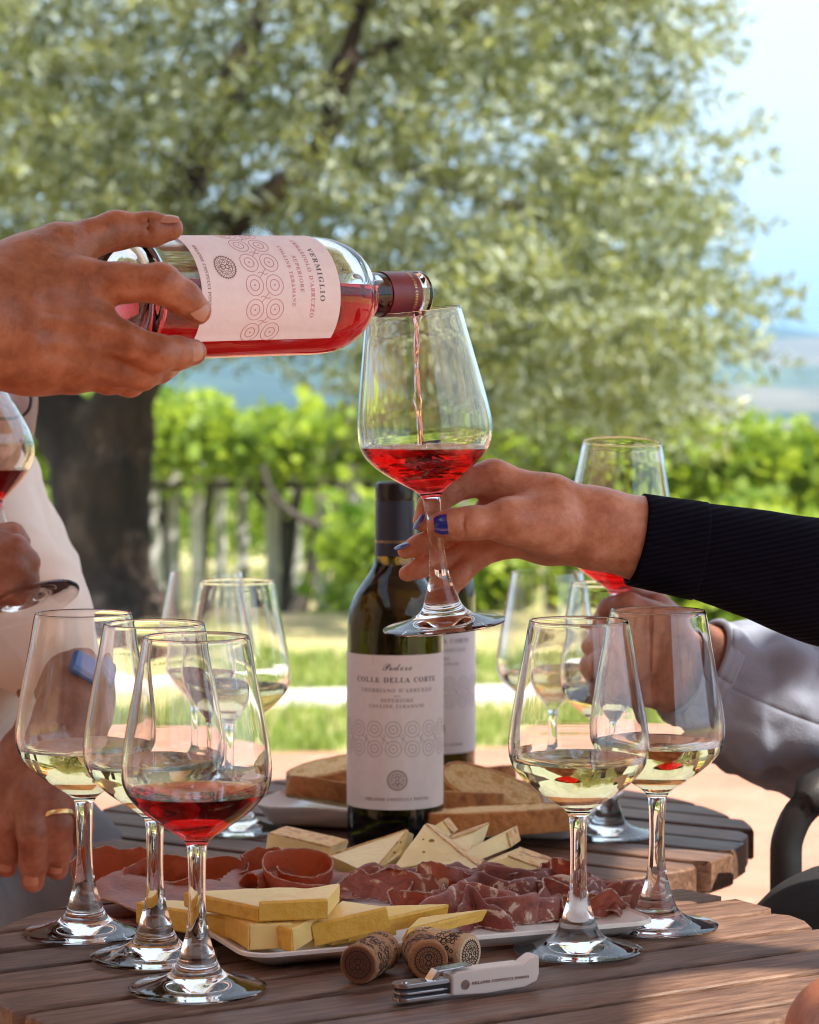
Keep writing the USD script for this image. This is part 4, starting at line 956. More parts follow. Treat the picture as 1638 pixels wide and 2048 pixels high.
def ruffle(label, c, heading, w, hgt, A, nf, lean, seed, mk, folded):
    """a thin slice, either doubled over with its round fold up or standing loosely with its ragged edge up, waving along its length"""
    r = np.random.default_rng(seed); nu, nv = 54, 18; G = []; ph = r.uniform(0, 6.28); tw = r.uniform(-.35, .35)
    for i in range(nu):
        u = i / (nu - 1); row = []; end = max(1 - abs(2 * u - 1) ** 3, .12) ** .5
        for j in range(nv):
            v = j / (nv - 1); a = nf * 2 * math.pi * u + ph
            n1 = meshkit.noise(np.array([u * 5, v * 1.5, seed * 3.1]), seed) - .5; n2 = meshkit.noise(np.array([u * 13, v * 4, seed * 1.7 + 4]), seed + 2) - .5
            if folded:
                q = 2 * v - 1; z_ = hgt * end * (1 - abs(q) ** 1.9) * (.85 + .6 * n1); y = q * .011 + A * math.sin(a + .5 * q) + .4 * lean * z_
            else:
                z_ = hgt * end * v * (.85 + .9 * n1); y = A * 1.3 * math.sin(a) * (.35 + .65 * v) + .35 * A * math.sin(2.7 * a + 1) * v + lean * z_ + .006 * n1
            row.append(((u - .5) * w + .004 * math.cos(a) + .5 * tw * z_, y + .002 * n2, z_ + .0022 * n2))
        G.append(row)
    G = np.array(G); ch, sh = math.cos(heading), math.sin(heading)
    G = np.stack([G[..., 0] * ch - G[..., 1] * sh, G[..., 0] * sh + G[..., 1] * ch, G[..., 2]], -1); G[..., 2] = np.maximum(G[..., 2], -.001); G += np.asarray(c)
    slice_sheet('cured_pork_slice', label, G, mk, 'ruffled slices of marbled cured pork', edge_mat=M_crustedge, thick=.0012, edge_r=.0006)
spots = [(800, 1768, .010, -.25, .085, .040, 1.2), (770, 1790, .004, .1, .075, .035, 1.0), (880, 1757, .016, -.15, .080, .032, 1.4), (960, 1752, .018, .1, .075, .032, 1.3), (905, 1782, .010, .35, .070, .036, 1.7), (985, 1780, .012, .2, .075, .036, 1.5), (860, 1806, .002, .3, .060, .034, 1.3), (940, 1806, .004, .45, .070, .034, 1.2), (1030, 1762, .016, .25, .080, .034, 1.4), (1060, 1790, .007, .4, .075, .036, 1.5), (1010, 1818, .001, .45, .060, .030, 1.2), (1090, 1766, .013, .3, .070, .030, 1.6), (1085, 1812, .002, .5, .070, .030, 1.2), (1150, 1778, .010, .45, .070, .034, 1.3), (1160, 1804, .003, .5, .065, .030, 1.4), (1215, 1786, .007, .55, .065, .030, 1.2), (1240, 1806, .003, .5, .055, .028, 1.2), (960, 1832, .001, .3, .035, .022, .8), (1262, 1800, .004, .6, .060, .030, 1.3), (1195, 1815, .002, .45, .060, .026, 1.1)]
wl = ['large smooth fold leftmost of the cured pork', 'low fold beside the large ham roll', 'fold behind the smooth one under the cheese wedge', 'back fold below the square cheese pieces', 'crumpled fold in the middle left of the heap', 'crumpled fold at the centre of the heap', 'low fold just above the yellow cheese', 'low fold right of the yellow cheese', 'back fold near the low cheese piece', 'middle fold before the right stem', 'front fold at the platter rim', 'back fold left of the right stem', 'front fold beside the right stem', 'fold behind the front right stem', 'low fold behind the front right stem', 'upright fold right of the stem', 'rightmost fold at the end of the platter', 'short rolled piece at the front next to the cheese tip', 'last fold at the right rim of the platter', 'low front fold between the two right stems']
for k, ((px, py, z, hd, w, l, nf), lab) in enumerate(zip(spots, wl)):
    ruffle('marbled cured pork slice, ' + lab, T(px, py + 10 + 10 * (px > 930), ZP + z * .35), hd + .22 * math.sin(k * 4.3), w * 1.05, .0185 + .004 * math.sin(k * 1.9), .0065 + .002 * math.sin(k * 3.1), nf * 1.15, .5 + .5 * math.sin(k * 2.3), 100 + k, M_capo[k % 3], k % 5 in (0, 2, 3))

M_crumb = noisy('toasted_crumb', (.68, .44, .17), (.82, .60, .30), 90, .8, bump=.9, bump_scale=240, c3=(.62, .36, .11), dist=.003)
M_crust = noisy('brown_crust', (.38, .13, .028), (.56, .24, .07), 60, .65, bump=.6, bump_scale=200, c3=(.20, .06, .018), lo=.32, hi=.7, dist=.003)
def bread(label, c, long_dir, face_dir, L, W, th, seed):
    """an oval slice of a loaf: crumb body with a crust band round it"""
    M = np.eye(4); x = unit(long_dir); n = np.asarray(face_dir, float); n = unit(n - x * (n @ x)); M[:3, 0], M[:3, 1], M[:3, 2], M[:3, 3] = x, np.cross(n, x), n, c
    t = thing('bread_slice', label, 'bread', 'toasted bread slices on the far platter', M=M)
    a = np.linspace(0, 2 * math.pi, 49)[:-1]
    o = np.stack([L / 2 * np.sign(np.cos(a)) * abs(np.cos(a)) ** .8, W / 2 * np.sign(np.sin(a)) * abs(np.sin(a)) ** .85 + .004 * np.cos(a)], 1)
    o *= (1 + .05 * (meshkit.noise(np.column_stack([np.cos(a) * 2, np.sin(a) * 2, np.full(48, seed)]), seed) - .5))[:, None]
    body = trimesh.creation.extrude_polygon(Polygon(o * .985), th, engine='earcut'); body.apply_translation((0, 0, -th / 2)); body = rough(body, .0011, 160, seed, .006)
    obj('crumb', body, M_crumb, t, smooth=50)
    prof = [(-.0022, -th / 2 - .0004), (.0006, -th / 2 + .0004), (.0014, 0), (.0006, th / 2 - .0004), (-.0022, th / 2 + .0005), (-.003, 0)]
    V, Fs = [], []
    nrm = np.stack([np.cos(a) / L, np.sin(a) / W], 1); nrm /= np.linalg.norm(nrm, axis=1, keepdims=True)
    for d, z in prof: V.append(np.column_stack([o + nrm * d, np.full(48, z)]))
    V = np.vstack(V); m = len(prof)
    for i in range(m):
        for k in range(48):
            p, q = i * 48 + k, i * 48 + (k + 1) % 48; p2, q2 = ((i + 1) % m) * 48 + k, ((i + 1) % m) * 48 + (k + 1) % 48; Fs += [(p, q, q2), (p, q2, p2)]
    cr = trimesh.Trimesh(V, Fs, process=False)
    obj('crust', rough(cr, .0005, 140, seed + 9), M_crust, t, smooth=50)
bread('light toast leaning at the left back of the bread plate', P(668, 1543, 2.29), (1, .15, .16), (-.14, -.25, 1), .085, .040, .0125, 1)
bread('dark crusted toast at the left front of the bread plate', P(676, 1588, 2.20), (1, .25, -.20), (.12, .25, 1), .090, .042, .0165, 2)
bread('toast standing behind at right, crust edge up', P(950, 1556, 2.31), (1, -.1, .10), (-.15, .15, 1), .072, .044, .017, 3)
bread('toast leaning to the right, pale face showing', P(982, 1584, 2.195), (1, -.10, -.42), (.40, -.80, 1), .090, .042, .0115, 4)
bread('thick toast lying flat in front on the bread plate', P(1005, 1640, 2.12), (1, .1, .03), (0, .05, 1), .128, .050, .019, 5)
bread('dark toast under the leaning one beside the bottle', P(905, 1614, 2.18), (1, .1, -.05), (.1, .15, 1), .085, .045, .026, 6)

# ------------------------------------------------------------------ corks and corkscrew
M_cork = [noisy(f'cork_{k}', c1, c2, 160, .85, bump=.7, bump_scale=420, c3=c3, dist=.002) for k, (c1, c2, c3) in enumerate([((.27, .135, .06), (.36, .20, .10), (.21, .09, .04)), ((.29, .125, .05), (.37, .18, .075), (.21, .085, .032)), ((.44, .28, .15), (.54, .37, .22), (.36, .21, .10))])]
M_cork_end = [plain('cork_end_brown', (.165, .060, .032), .85), plain('cork_end_orange', (.28, .115, .042), .85), plain('cork_end_pale', (.60, .44, .29), .85)]
M_stamp = plain('stamp_ink', (.035, .02, .015), .8)
def cork(label, end, direction, k, seed):
    """end: centre of the printed end; direction: the way the printed end looks"""
    M = frame(direction, (0, 0, 1), end); r, l = .0121, .040
    t = thing('cork', label, 'cork', 'wine corks in front of the platter', M=M)
    b = lathe(smooth_profile([(0, -l), (r - .0012, -l), (r - .0002, -l + .0006), (r, -l + .002), (r * 1.01, -l / 2), (r, -.002), (r - .0003, -.0006), (r - .0012, 0), (0, .0)], 60), 48)
    obj('body', rough(b, .0002, 200, seed), M_cork[k], t, smooth=40)
    e = flat_print(Point(0, 0).buffer(r - .0013, 24), .0003); e.apply_translation((0, 0, -.0001)); obj('end', e, M_cork_end[k], t)
    s = flat_print(emblem(.0093), .0002); s.apply_translation((0, 0, .0003)); obj('stamp', s, M_stamp, t)
    rr = np.random.default_rng(seed)
    band = [affinity.translate(ring(0, 0, rr.uniform(.0008, .0022), .0005), rr.uniform(-.03, .03), rr.uniform(-.009, .009)) for _ in range(90)]
    side = union_all(band).intersection(sbox(-.030, -.0095, .030, .0095))
    obj('side_print', wrap_print(side, r * 1.012, -.0135), M_stamp, t)
    obj('side_lettering', wrap_print(text2d('COLLE DELLA CORTE', .0036, spacing=6), r * 1.012, -.034, .2), M_stamp, t)
cz = .7305 + .0122
cork('brown cork at the left, end facing the viewer', T(716, 1929, cz), (-.35, -.9, -.02), 0, 1)
cork('cork in the middle with an orange stamped end', T(857, 1921, cz), (.12, -.98, .02), 1, 2)
cork('cork at the back right with a pale stamped end', T(940, 1908, cz), (.72, -.55, .0), 2, 3)
M_steel = plain('polished_steel', (.62, .62, .64), .12, metallic=1.0); M_handle = plain('cream_handle', (.66, .60, .57), .35)
c0, c1 = T(786, 1992, .735), T(1068, 1958, .735)
ux = unit([c1[0] - c0[0], c1[1] - c0[1], 0]); Mk = np.eye(4); Mk[:3, 0], Mk[:3, 1], Mk[:3, 3] = ux, [-ux[1], ux[0], 0], (c0[0], c0[1], .7315)
LK = np.linalg.norm((c1 - c0)[:2])
t = thing('corkscrew', 'folded waiter corkscrew with cream handle and steel levers', 'corkscrew', M=Mk)
def bar(outline, z0, z1, bev=.0006):
    p = Polygon(outline); m = cat(trimesh.creation.extrude_polygon(p, z1 - z0 - 2 * bev, engine='earcut'))
    lo, hi = p.buffer(-bev), p
    m.apply_translation((0, 0, z0 + bev)); c1_ = trimesh.creation.extrude_polygon(lo, z1 - z0, engine='earcut'); c1_.apply_translation((0, 0, z0)); return cat(m, c1_)
def side_bar(outline, y0, y1):
    """outline in (x, z), thickness along y"""
    m = bar(outline, 0, y1 - y0); v = m.vertices; m.vertices = np.stack([v[:, 0], y1 - v[:, 2], v[:, 1]], 1); return m
hx0 = LK * .38
hand = [(hx0, .0012), (LK * .62, .0), (LK * .9, .0012), (LK * .985, .004), (LK, .008), (LK * 1.0, .0185), (LK * .975, .0186), (LK * .93, .0165), (LK * .90, .0145), (LK * .88, .0150), (LK * .7, .0150), (hx0 + .004, .0145), (hx0, .0125)]
obj('handle', side_bar(hand, -.0062, .0062), M_handle, t, smooth=30)
tx = flat_print(text2d('ORLANDI CONTUCCI PONNO', .0017, spacing=6), .0002); v = tx.vertices; tx.vertices = np.stack([v[:, 0] + LK * .72, -.0062 - v[:, 2] - .0001, v[:, 1] + .0062], 1); tx.invert(); obj('lettering', tx, M_ink_brown, t)
em = flat_print(emblem(.0030), .0002); v = em.vertices; em.vertices = np.stack([v[:, 0] + LK * .47, -.0062 - v[:, 2] - .0001, v[:, 1] + .0066], 1); em.invert(); obj('emblem', em, M_ink_brown, t)
for z0_, z1_, x0_, nm in ((.0004, .0024, 0, 'lever'), (.0084, .0108, 0, 'lever'), (.0046, .0058, .0006, 'blade')):
    pl_ = [(x0_ + .007 - .007 * math.cos(a), .0068 * math.sin(a)) for a in np.linspace(-1.57, 1.57, 13)] + [(LK * .36, .0050), (LK * .40, .0030), (LK * .40, -.0030), (LK * .36, -.0050)]
    pl_ = [(x0_ + .007 + .0068 * math.cos(a), .0066 * math.sin(a)) for a in np.linspace(math.pi * .5, math.pi * 1.5, 15)] + [(LK * .3, -.0052), (LK * .39, -.004), (LK * .39, .004), (LK * .3, .0052)]
    obj(nm, bar(pl_, z0_, z1_, .0003), M_steel, t, smooth=30)
fold = [(LK * .24, .0104), (LK * .29, .0165), (LK * .52, .0178), (LK * .53, .0168), (LK * .31, .0150), (LK * .27, .0104)]
obj('boot_lever', side_bar(fold, -.0045, .0045), M_steel, t, smooth=30)
for x_, y_ in ((.0075, 0),):
    s = trimesh.creation.cylinder(.0021, .0115, sections=20); s.apply_translation((x_, y_, .0055)); obj('rivet', s, M_steel, t, smooth=40)
obj('hinge_block', bar([(.003, -.0045), (LK * .37, -.0045), (LK * .37, .0045), (.003, .0045)], .0021, .0087, .0003), plain('dark_filler_steel', (.05, .05, .055), .35, metallic=1.0), t)  # dark filler added in the gaps between the lever plates
obj('worm', tube([(LK * .30 + .0011 * k, .0016 * math.cos(k * .7), .0058 + .0016 * math.sin(k * .7)) for k in range(20)], .0007, 6), M_steel, t, smooth=True)

# ------------------------------------------------------------------ people
def skin(name, c1, c2, c3):
    return mat(name, {"tc": ("texture_coordinate", {}), "n": ("noise_texture", {"scale": 48.0, "detail": 7.0, "roughness": .68}), "r": ("rgb_ramp", {"ramp": [(0, c1), (.38, c1), (.52, c2), (.64, c3), (1, c3)]}),
                      "n2": ("voronoi_texture", {"scale": 900.0}), "n3": ("noise_texture", {"scale": 170.0, "detail": 4.0}), "ad": ("math", {"math_type": "multiply_add", "value2": .35}), "b": ("bump", {"strength": .28, "distance": .0012}),
                      "p": ("principled_bsdf", {"roughness": .45, "specular_ior_level": .45, "subsurface_weight": .22, "subsurface_scale": .005, "subsurface_radius": (1, .35, .18)})},
               [("tc.object", "n.vector"), ("tc.object", "n2.vector"), ("tc.object", "n3.vector"), ("n.fac", "r.fac"), ("n2.distance", "ad.value1"), ("n3.fac", "ad.value3"), ("ad.value", "b.height"), ("b.normal", "p.normal"), ("r.color", "p.base_color")])
SK1 = skin('tanned_skin', (.21, .066, .026), (.30, .105, .046), (.36, .145, .072))
SK2 = skin('light_tan_skin', (.33, .118, .060), (.44, .190, .108), (.52, .255, .165))
SK3 = skin('brown_tan_skin', (.19, .066, .036), (.25, .098, .057), (.31, .132, .082))
M_nail = plain('fingernail', (.40, .19, .13), .3); M_blue_nail = plain('blue_nail_polish', (.012, .022, .22), .16, coat_weight=.6)
def J(px, py, Y, r): return (P(px, py, Y), r)
def floor_at(px, py, Y, r, z=.10):
    p = P(px, py, Y); return (np.array([p[0], p[1], z]), r)
M_shoe = plain('brown_leather_shoe', (.07, .035, .02), .45)
def shoe(parent, px, py, Y, d):
    p = P(px, py, Y); a = np.array([p[0], p[1], .06]); d = unit(list(d) + [0])
    obj('shoe', body_mesh([([[(a - d * .05, .042), (a + d * .06 - [0, 0, .012], .040), (a + d * .15 - [0, 0, .020], .030)]], .02)], .006), M_shoe, parent, smooth=True)
def nail(parent, tip, base, facing, w, l, mt, name='fingernail', curve=.35, on=None):
    """a curved nail plate on the back of a finger end. facing: outward direction of the nail; on: the hand it sits on"""
    a = unit(np.asarray(tip) - np.asarray(base)); n = np.asarray(facing, float); n = unit(n - a * (n @ a)); s = np.cross(a, n); G = []
    if on is not None:
        d = on.vertices - tip; al = d @ n; near = (np.linalg.norm(d - al[:, None] * n, axis=1) < .0022) & (abs(al) < .016)
        if near.any(): tip = np.asarray(tip) + n * (al[near].max() + .0003)
    for i in range(9):
        u = i / 8 * 2 - 1; row = []
        for j in range(9):
            v = j / 8 * 2 - 1; lw = math.sqrt(max(1 - .55 * v * v if v > 0 else 1 - .3 * v * v, .1))
            row.append(np.asarray(tip) + a * (v * l / 2 - .12 * l) + s * (u * w / 2 * lw) - n * (curve * w * .5 * (u * lw) ** 2 + .12 * l * max(v, 0) ** 2))
        G.append(row)
    m = sheet(np.array(G), .0007); obj(name, m, mt, parent, smooth=60)

# the pouring hand: right hand seen from its back, coming in from the left
t = thing('person', 'pouring person, only the tanned hand gripping the rose bottle shows', 'person')
YB = 1.53
arm = [[J(-900, 760, 1.38, .046), J(-520, 700, 1.42, .040), J(-230, 655, 1.46, .0335), J(-60, 645, 1.485, .031)],
       [J(-900, 740, 1.38, .042), J(-230, 630, 1.46, .029), J(-70, 612, 1.487, .026)]]
palm = [[J(-60, 645, 1.49, .030), J(60, 600, 1.50, .0235), J(150, 572, 1.503, .0155)], [J(-60, 645, 1.49, .030), J(70, 640, 1.495, .0245), J(160, 640, 1.497, .0165)],
        [J(-60, 660, 1.49, .030), J(70, 690, 1.495, .0215), J(160, 702, 1.497, .0150)], [J(-60, 670, 1.492, .028), J(60, 715, 1.50, .0180), J(140, 740, 1.505, .0125)],
        [J(-50, 600, 1.50, .026), J(60, 545, 1.512, .0205), J(120, 505, 1.525, .0150)], [J(40, 620, 1.52, .022), J(130, 600, 1.52, .017)]]
thumb = [J(40, 560, 1.512, .0190), J(112, 500, 1.528, .0135), J(232, 461, 1.552, .0106), J(300, 459, 1.560, .0095), J(340, 456, 1.563, .0078)]
index = [J(120, 578, 1.503, .0150), J(168, 571, 1.501, .0145), J(245, 565, 1.500, .0112), J(322, 567, 1.5015, .0112), J(366, 596, 1.510, .0100), J(396, 622, 1.520, .0080)]
middle = [J(120, 645, 1.497, .0150), J(180, 652, 1.495, .0142), J(250, 683, 1.497, .0108), J(312, 707, 1.501, .0106), J(352, 706, 1.513, .0094), J(386, 704, 1.522, .0078)]
ring_f = [J(110, 700, 1.499, .0135), J(175, 708, 1.501, .0122), J(232, 738, 1.505, .0100), J(282, 746, 1.512, .0098), J(316, 737, 1.528, .0086), J(338, 731, 1.538, .0072)]
pinky = [J(90, 735, 1.505, .0115), J(160, 742, 1.509, .0100), J(215, 757, 1.517, .0088), J(258, 763, 1.528, .0084), J(283, 755, 1.540, .0070)]
m = body_mesh([(arm, .02), (palm, .012), ([thumb], .006), ([index], .004), ([middle], .004), ([ring_f], .004), ([pinky], .004)], .0016, k_join=.009,
              carve=[((P(235, 615, 1.483), .004, P(100, 606, 1.471), .002), .010), ((P(235, 690, 1.481), .0035, P(100, 662, 1.470), .002), .010), ((P(230, 738, 1.488), .003, P(110, 708, 1.473), .0015), .008),
                     ((P(297, 440, 1.552), .0010, P(297, 466, 1.549), .0010), .002)], noise=(.0007, 70, 2))
obj('body', m, SK1, t, smooth=True)
nail(t, P(402, 622, 1.5125), P(366, 598, 1.503), (.45, -.85, .1), .0118, .0120, M_nail, on=m)
nail(t, P(391, 703, 1.5145), P(352, 705, 1.505), (.35, -.9, .05), .0112, .0115, M_nail, on=m)
nail(t, P(341, 447, 1.560), P(300, 450, 1.557), (.1, -.35, .9), .0125, .0130, M_nail, on=m)

# the hand that holds the glass: woman's hand from the right
t = thing('person', 'woman in a navy sleeve, only her hand holding up the glass by its stem shows', 'person')
YH = 1.735
arm = [[J(2500, 1330, 1.79, .040), J(1700, 1170, 1.775, .033), J(1320, 1082, 1.765, .0245), J(1190, 1048, 1.757, .0225)], [J(1320, 1095, 1.765, .0235), J(1200, 1062, 1.755, .0225)]]
palm = [[J(1200, 1045, 1.757, .0210), J(1100, 1003, 1.750, .0165), J(990, 958, 1.755, .0112)], [J(1190, 1060, 1.757, .0210), J(1090, 1035, 1.757, .0190), J(1000, 1000, 1.765, .0120)],
        [J(1190, 1070, 1.757, .0190), J(1100, 1065, 1.760, .0170), J(1010, 1045, 1.770, .0115)], [J(1180, 1080, 1.757, .0150), J(1090, 1083, 1.760, .0120), J(1000, 1085, 1.764, .0090)],
        [J(1150, 1050, 1.748, .0160), J(1090, 1045, 1.740, .0175), J(1020, 1040, 1.727, .0140)]]
thumb = [J(1100, 1050, 1.737, .0190), J(1020, 1042, 1.724, .0135), J(945, 1046, 1.7165, .0102), J(905, 1049, 1.7165, .0094), J(878, 1050, 1.718, .0080)]
index = [J(985, 955, 1.755, .0120), J(935, 965, 1.756, .0100), J(893, 985, 1.752, .0088), J(860, 1012, 1.748, .0080), J(846, 1042, 1.7465, .0068)]
middle = [J(1000, 1010, 1.765, .0108), J(940, 1048, 1.757, .0082), J(880, 1072, 1.752, .0074), J(838, 1090, 1.749, .0067), J(812, 1101, 1.748, .0058)]
ring_f = [J(1000, 1058, 1.768, .0096), J(940, 1096, 1.759, .0078), J(880, 1121, 1.754, .0070), J(840, 1136, 1.751, .0064), J(814, 1147, 1.750, .0056)]
pinky = [J(1000, 1088, 1.763, .0095), J(955, 1112, 1.757, .0080), J(918, 1150, 1.752, .0074), J(893, 1182, 1.750, .0066), J(884, 1196, 1.750, .0058)]
m = body_mesh([(arm, .015), (palm, .010), ([thumb], .006), ([index], .004), ([middle], .004), ([ring_f], .004), ([pinky], .004)], .0016, k_join=.008,
              carve=[((P(960, 985, 1.741), .0014, P(1005, 1012, 1.733), .0008), .004), ((P(1000, 1085, 1.735), .0012, P(1090, 1085, 1.737), .0010), .005), ((P(928, 1020, 1.706), .0006, P(928, 1072, 1.708), .0006), .002),
                     ((P(1030, 1072, 1.716), .0006, P(1110, 1068, 1.722), .0005), .003)], noise=(.0006, 70, 5))
obj('body', m, SK2, t, smooth=True)
nail(t, P(884, 1049, 1.7085), P(930, 1046, 1.7075), (-.05, -1, .12), .0128, .0135, M_blue_nail, 'painted_nail', on=m)
nail(t, P(838, 1050, 1.7405), P(858, 1015, 1.744), (-.9, -.35, .1), .0095, .011, M_blue_nail, 'painted_nail', on=m)
nail(t, P(802, 1101, 1.745), P(838, 1090, 1.746), (-.55, -.2, .85), .0090, .010, M_blue_nail, 'painted_nail', on=m)
# ribbed sleeve
M_navy = mat('navy_knit', {"tc": ("texture_coordinate", {}), "mp": ("mapping", {"rotation": (0, .18, 0)}), "w": ("wave_texture", {"wave_type": "bands", "bands_direction": "z", "scale": 95.0, "distortion": .6, "detail": 1.0}), "r": ("rgb_ramp", {"ramp": [(0, (.0018, .0018, .005)), (1, (.005, .005, .013))]}),
                          "b": ("bump", {"strength": .5, "distance": .0008}), "p": ("principled_bsdf", {"roughness": .95, "specular_ior_level": .08})},
             [("tc.object", "mp.vector"), ("mp.vector", "w.vector"), ("w.fac", "r.fac"), ("r.color", "p.base_color"), ("w.fac", "b.height"), ("b.normal", "p.normal")])
def sleeve_tube(keys, n, m_, folds, seed, thick=.0022, flat=1.0, fold_fn=None):
    """keys: (point, radius) along the limb; a closed cloth tube with folds across it"""
    kp = np.array([k[0] for k in keys]); kd = np.r_[0, np.cumsum(np.linalg.norm(np.diff(kp, axis=0), axis=1))]; pts = spline(kp, n); rad = np.interp(np.linspace(0, 1, n), kd / kd[-1], [k[1] for k in keys])
    tt = np.gradient(pts, axis=0); tt /= np.linalg.norm(tt, axis=1, keepdims=True); a = np.linspace(0, 2 * math.pi, m_)
    G = []; u = np.cross(tt[0], [0, 0, 1.]); u /= np.linalg.norm(u)
    for i in range(n):
        u = u - tt[i] * (u @ tt[i]); u /= np.linalg.norm(u); w = np.cross(tt[i], u)
        q = np.stack([np.cos(a) * 1.4, np.sin(a) * 1.4, np.full(m_, i / n * 6.0)], 1)
        q2 = q.copy(); q2[:, 2] *= 2.2; q2[:, :2] *= .7
        f = folds * ((meshkit.fbm(q + seed, 3, seed) - .5) * 1.2 + .9 * (np.abs(meshkit.noise(q2 * 1.3 + seed * 2, seed + 1) - .5) - .2))
        f = f + folds * .55 * (.22 - np.abs(meshkit.noise(np.stack([np.cos(a) * 2.3 + i / n * 5, np.sin(a) * 2.3, np.full(m_, i / n * 17.0 + seed)], 1), seed + 4) - .5)); r = rad[i] * (1 + f); r[-1] = r[0]
        G.append(pts[i] + (np.cos(a) * r * flat)[:, None] * u + (np.sin(a) * r)[:, None] * w)
    return np.array(G)
keys = [(P(1272, 1079, 1.762), .0295), (P(1300, 1085, 1.763), .0305), (P(1400, 1102, 1.766), .0315), (P(1500, 1125, 1.769), .0355), (P(1640, 1163, 1.774), .0420), (P(1900, 1215, 1.78), .046), (P(2500, 1330, 1.79), .055)]
obj('sleeve', sheet(sleeve_tube(keys, 90, 61, .035, 3), .002), M_navy, t, smooth=True)
keys = [(P(1272, 1079, 1.762), .0302), (P(1330, 1090, 1.764), .0310), (P(1398, 1102, 1.766), .0322)]
obj('cuff', sheet(sleeve_tube(keys, 20, 61, .012, 8), .0028), M_navy, t, smooth=True)

# the man at the left: face just beyond the frame, beige shirt, one hand round a glass, the other hanging over his knee
t = thing('person', 'man in beige shirt and grey trousers smelling his wine at the left edge', 'person')
YM = 2.2
head = [[J(-150, 720, 2.22, .092), J(-120, 800, 2.19, .080), J(-80, 880, 2.17, .055)], [J(-170, 880, 2.25, .062), J(-190, 1010, 2.27, .066)], [J(-62, 822, 2.14, .012), J(-30, 842, 2.125, .014), J(-40, 852, 2.13, .012)], [J(-75, 775, 2.13, .030), J(-95, 770, 2.13, .040)], [J(-60, 905, 2.14, .030)], [J(-205, 790, 2.14, .014), J(-212, 825, 2.14, .012)]]
torso = [[J(-190, 1010, 2.27, .066), J(-180, 1150, 2.29, .12), J(-190, 1500, 2.32, .13), J(-180, 1700, 2.32, .14)]]
larm = [[J(-60, 1010, 2.22, .046), J(30, 1180, 2.17, .042), J(108, 1330, 2.09, .033), J(140, 1400, 2.04, .027), J(122, 1460, 2.01, .027)]]
lhand = [[J(120, 1455, 2.02, .028), J(60, 1520, 2.0, .022), J(20, 1575, 1.985, .015)], [J(120, 1455, 2.02, .028), J(85, 1525, 1.99, .022), J(62, 1592, 1.97, .0145)], [J(122, 1455, 2.02, .028), J(110, 1530, 1.99, .021), J(105, 1590, 1.975, .0135)], [J(125, 1455, 2.02, .026), J(135, 1520, 2.0, .018), J(145, 1575, 1.99, .0125)]]
f1 = [J(20, 1575, 1.985, .0135), J(18, 1640, 1.975, .0118), J(16, 1700, 1.985, .0105), J(12, 1733, 1.995, .0088)]
f2 = [J(62, 1592, 1.97, .0135), J(66, 1665, 1.96, .0120), J(68, 1722, 1.97, .0108), J(66, 1762, 1.98, .0092)]
f3 = [J(105, 1590, 1.975, .0128), J(115, 1650, 1.965, .0112), J(118, 1702, 1.98, .0102), J(114, 1738, 1.99, .0088)]
f4 = [J(145, 1575, 1.99, .0110), J(160, 1625, 1.985, .0098), J(162, 1655, 2.0, .0088), J(155, 1680, 2.01, .0078)]
f5 = [J(50, 1510, 2.0, .016), J(-20, 1600, 2.02, .0135), J(-35, 1680, 2.03, .012), J(-30, 1730, 2.03, .0095)]
rarm = [[J(-330, 1050, 2.12, .055), J(-330, 1330, 2.0, .048), J(-180, 1230, 1.98, .035), J(-110, 1180, 1.98, .030)]]
rhand = [[J(-110, 1180, 1.98, .028), J(-50, 1130, 1.98, .022), J(-15, 1100, 1.975, .014)], [J(-110, 1185, 1.98, .026), J(-50, 1155, 1.975, .020), J(-5, 1130, 1.97, .0135)], [J(-110, 1190, 1.98, .025), J(-50, 1180, 1.975, .018), J(-10, 1165, 1.97, .0125)]]
g1 = [J(-20, 1100, 1.975, .0125), J(28, 1098, 1.965, .0112), J(52, 1124, 1.972, .0100), J(55, 1150, 1.985, .0085)]
g2 = [J(-10, 1130, 1.97, .0122), J(28, 1133, 1.962, .0108), J(52, 1160, 1.972, .0096), J(52, 1180, 1.985, .0082)]
g3 = [J(-15, 1165, 1.97, .0112), J(18, 1170, 1.965, .0098), J(36, 1190, 1.975, .0088)]
g4 = [J(-40, 1110, 1.985, .014), J(-10, 1078, 1.985, .0112), J(24, 1072, 1.99, .0100), J(40, 1086, 1.998, .0085)]
m = body_mesh([(head, .02), (torso, .05), (larm, .02), (lhand, .014), (rarm, .02), (rhand, .014), ([f1], .004), ([f2], .004), ([f3], .004), ([f4], .004), ([f5], .004), ([g1], .004), ([g2], .004), ([g3], .004), ([g4], .004)], .0028, k_join=.010, noise=(.0008, 60, 8))
obj('body', m, SK3, t, smooth=True)
nail(t, P(64, 1755, 1.975), P(68, 1722, 1.965), (0, -1, -.25), .0115, .0125, M_nail, on=m)
nail(t, P(113, 1730, 1.985), P(118, 1702, 1.972), (0, -1, -.25), .0108, .0115, M_nail, on=m)
nail(t, P(12, 1726, 1.99), P(16, 1700, 1.98), (0, -1, -.2), .0108, .0115, M_nail, on=m)
M_beige = noisy('beige_cotton', (.78, .68, .59), (.84, .74, .65), 14, .9, bump=.3, bump_scale=600, dist=.001, sheen_weight=.15)
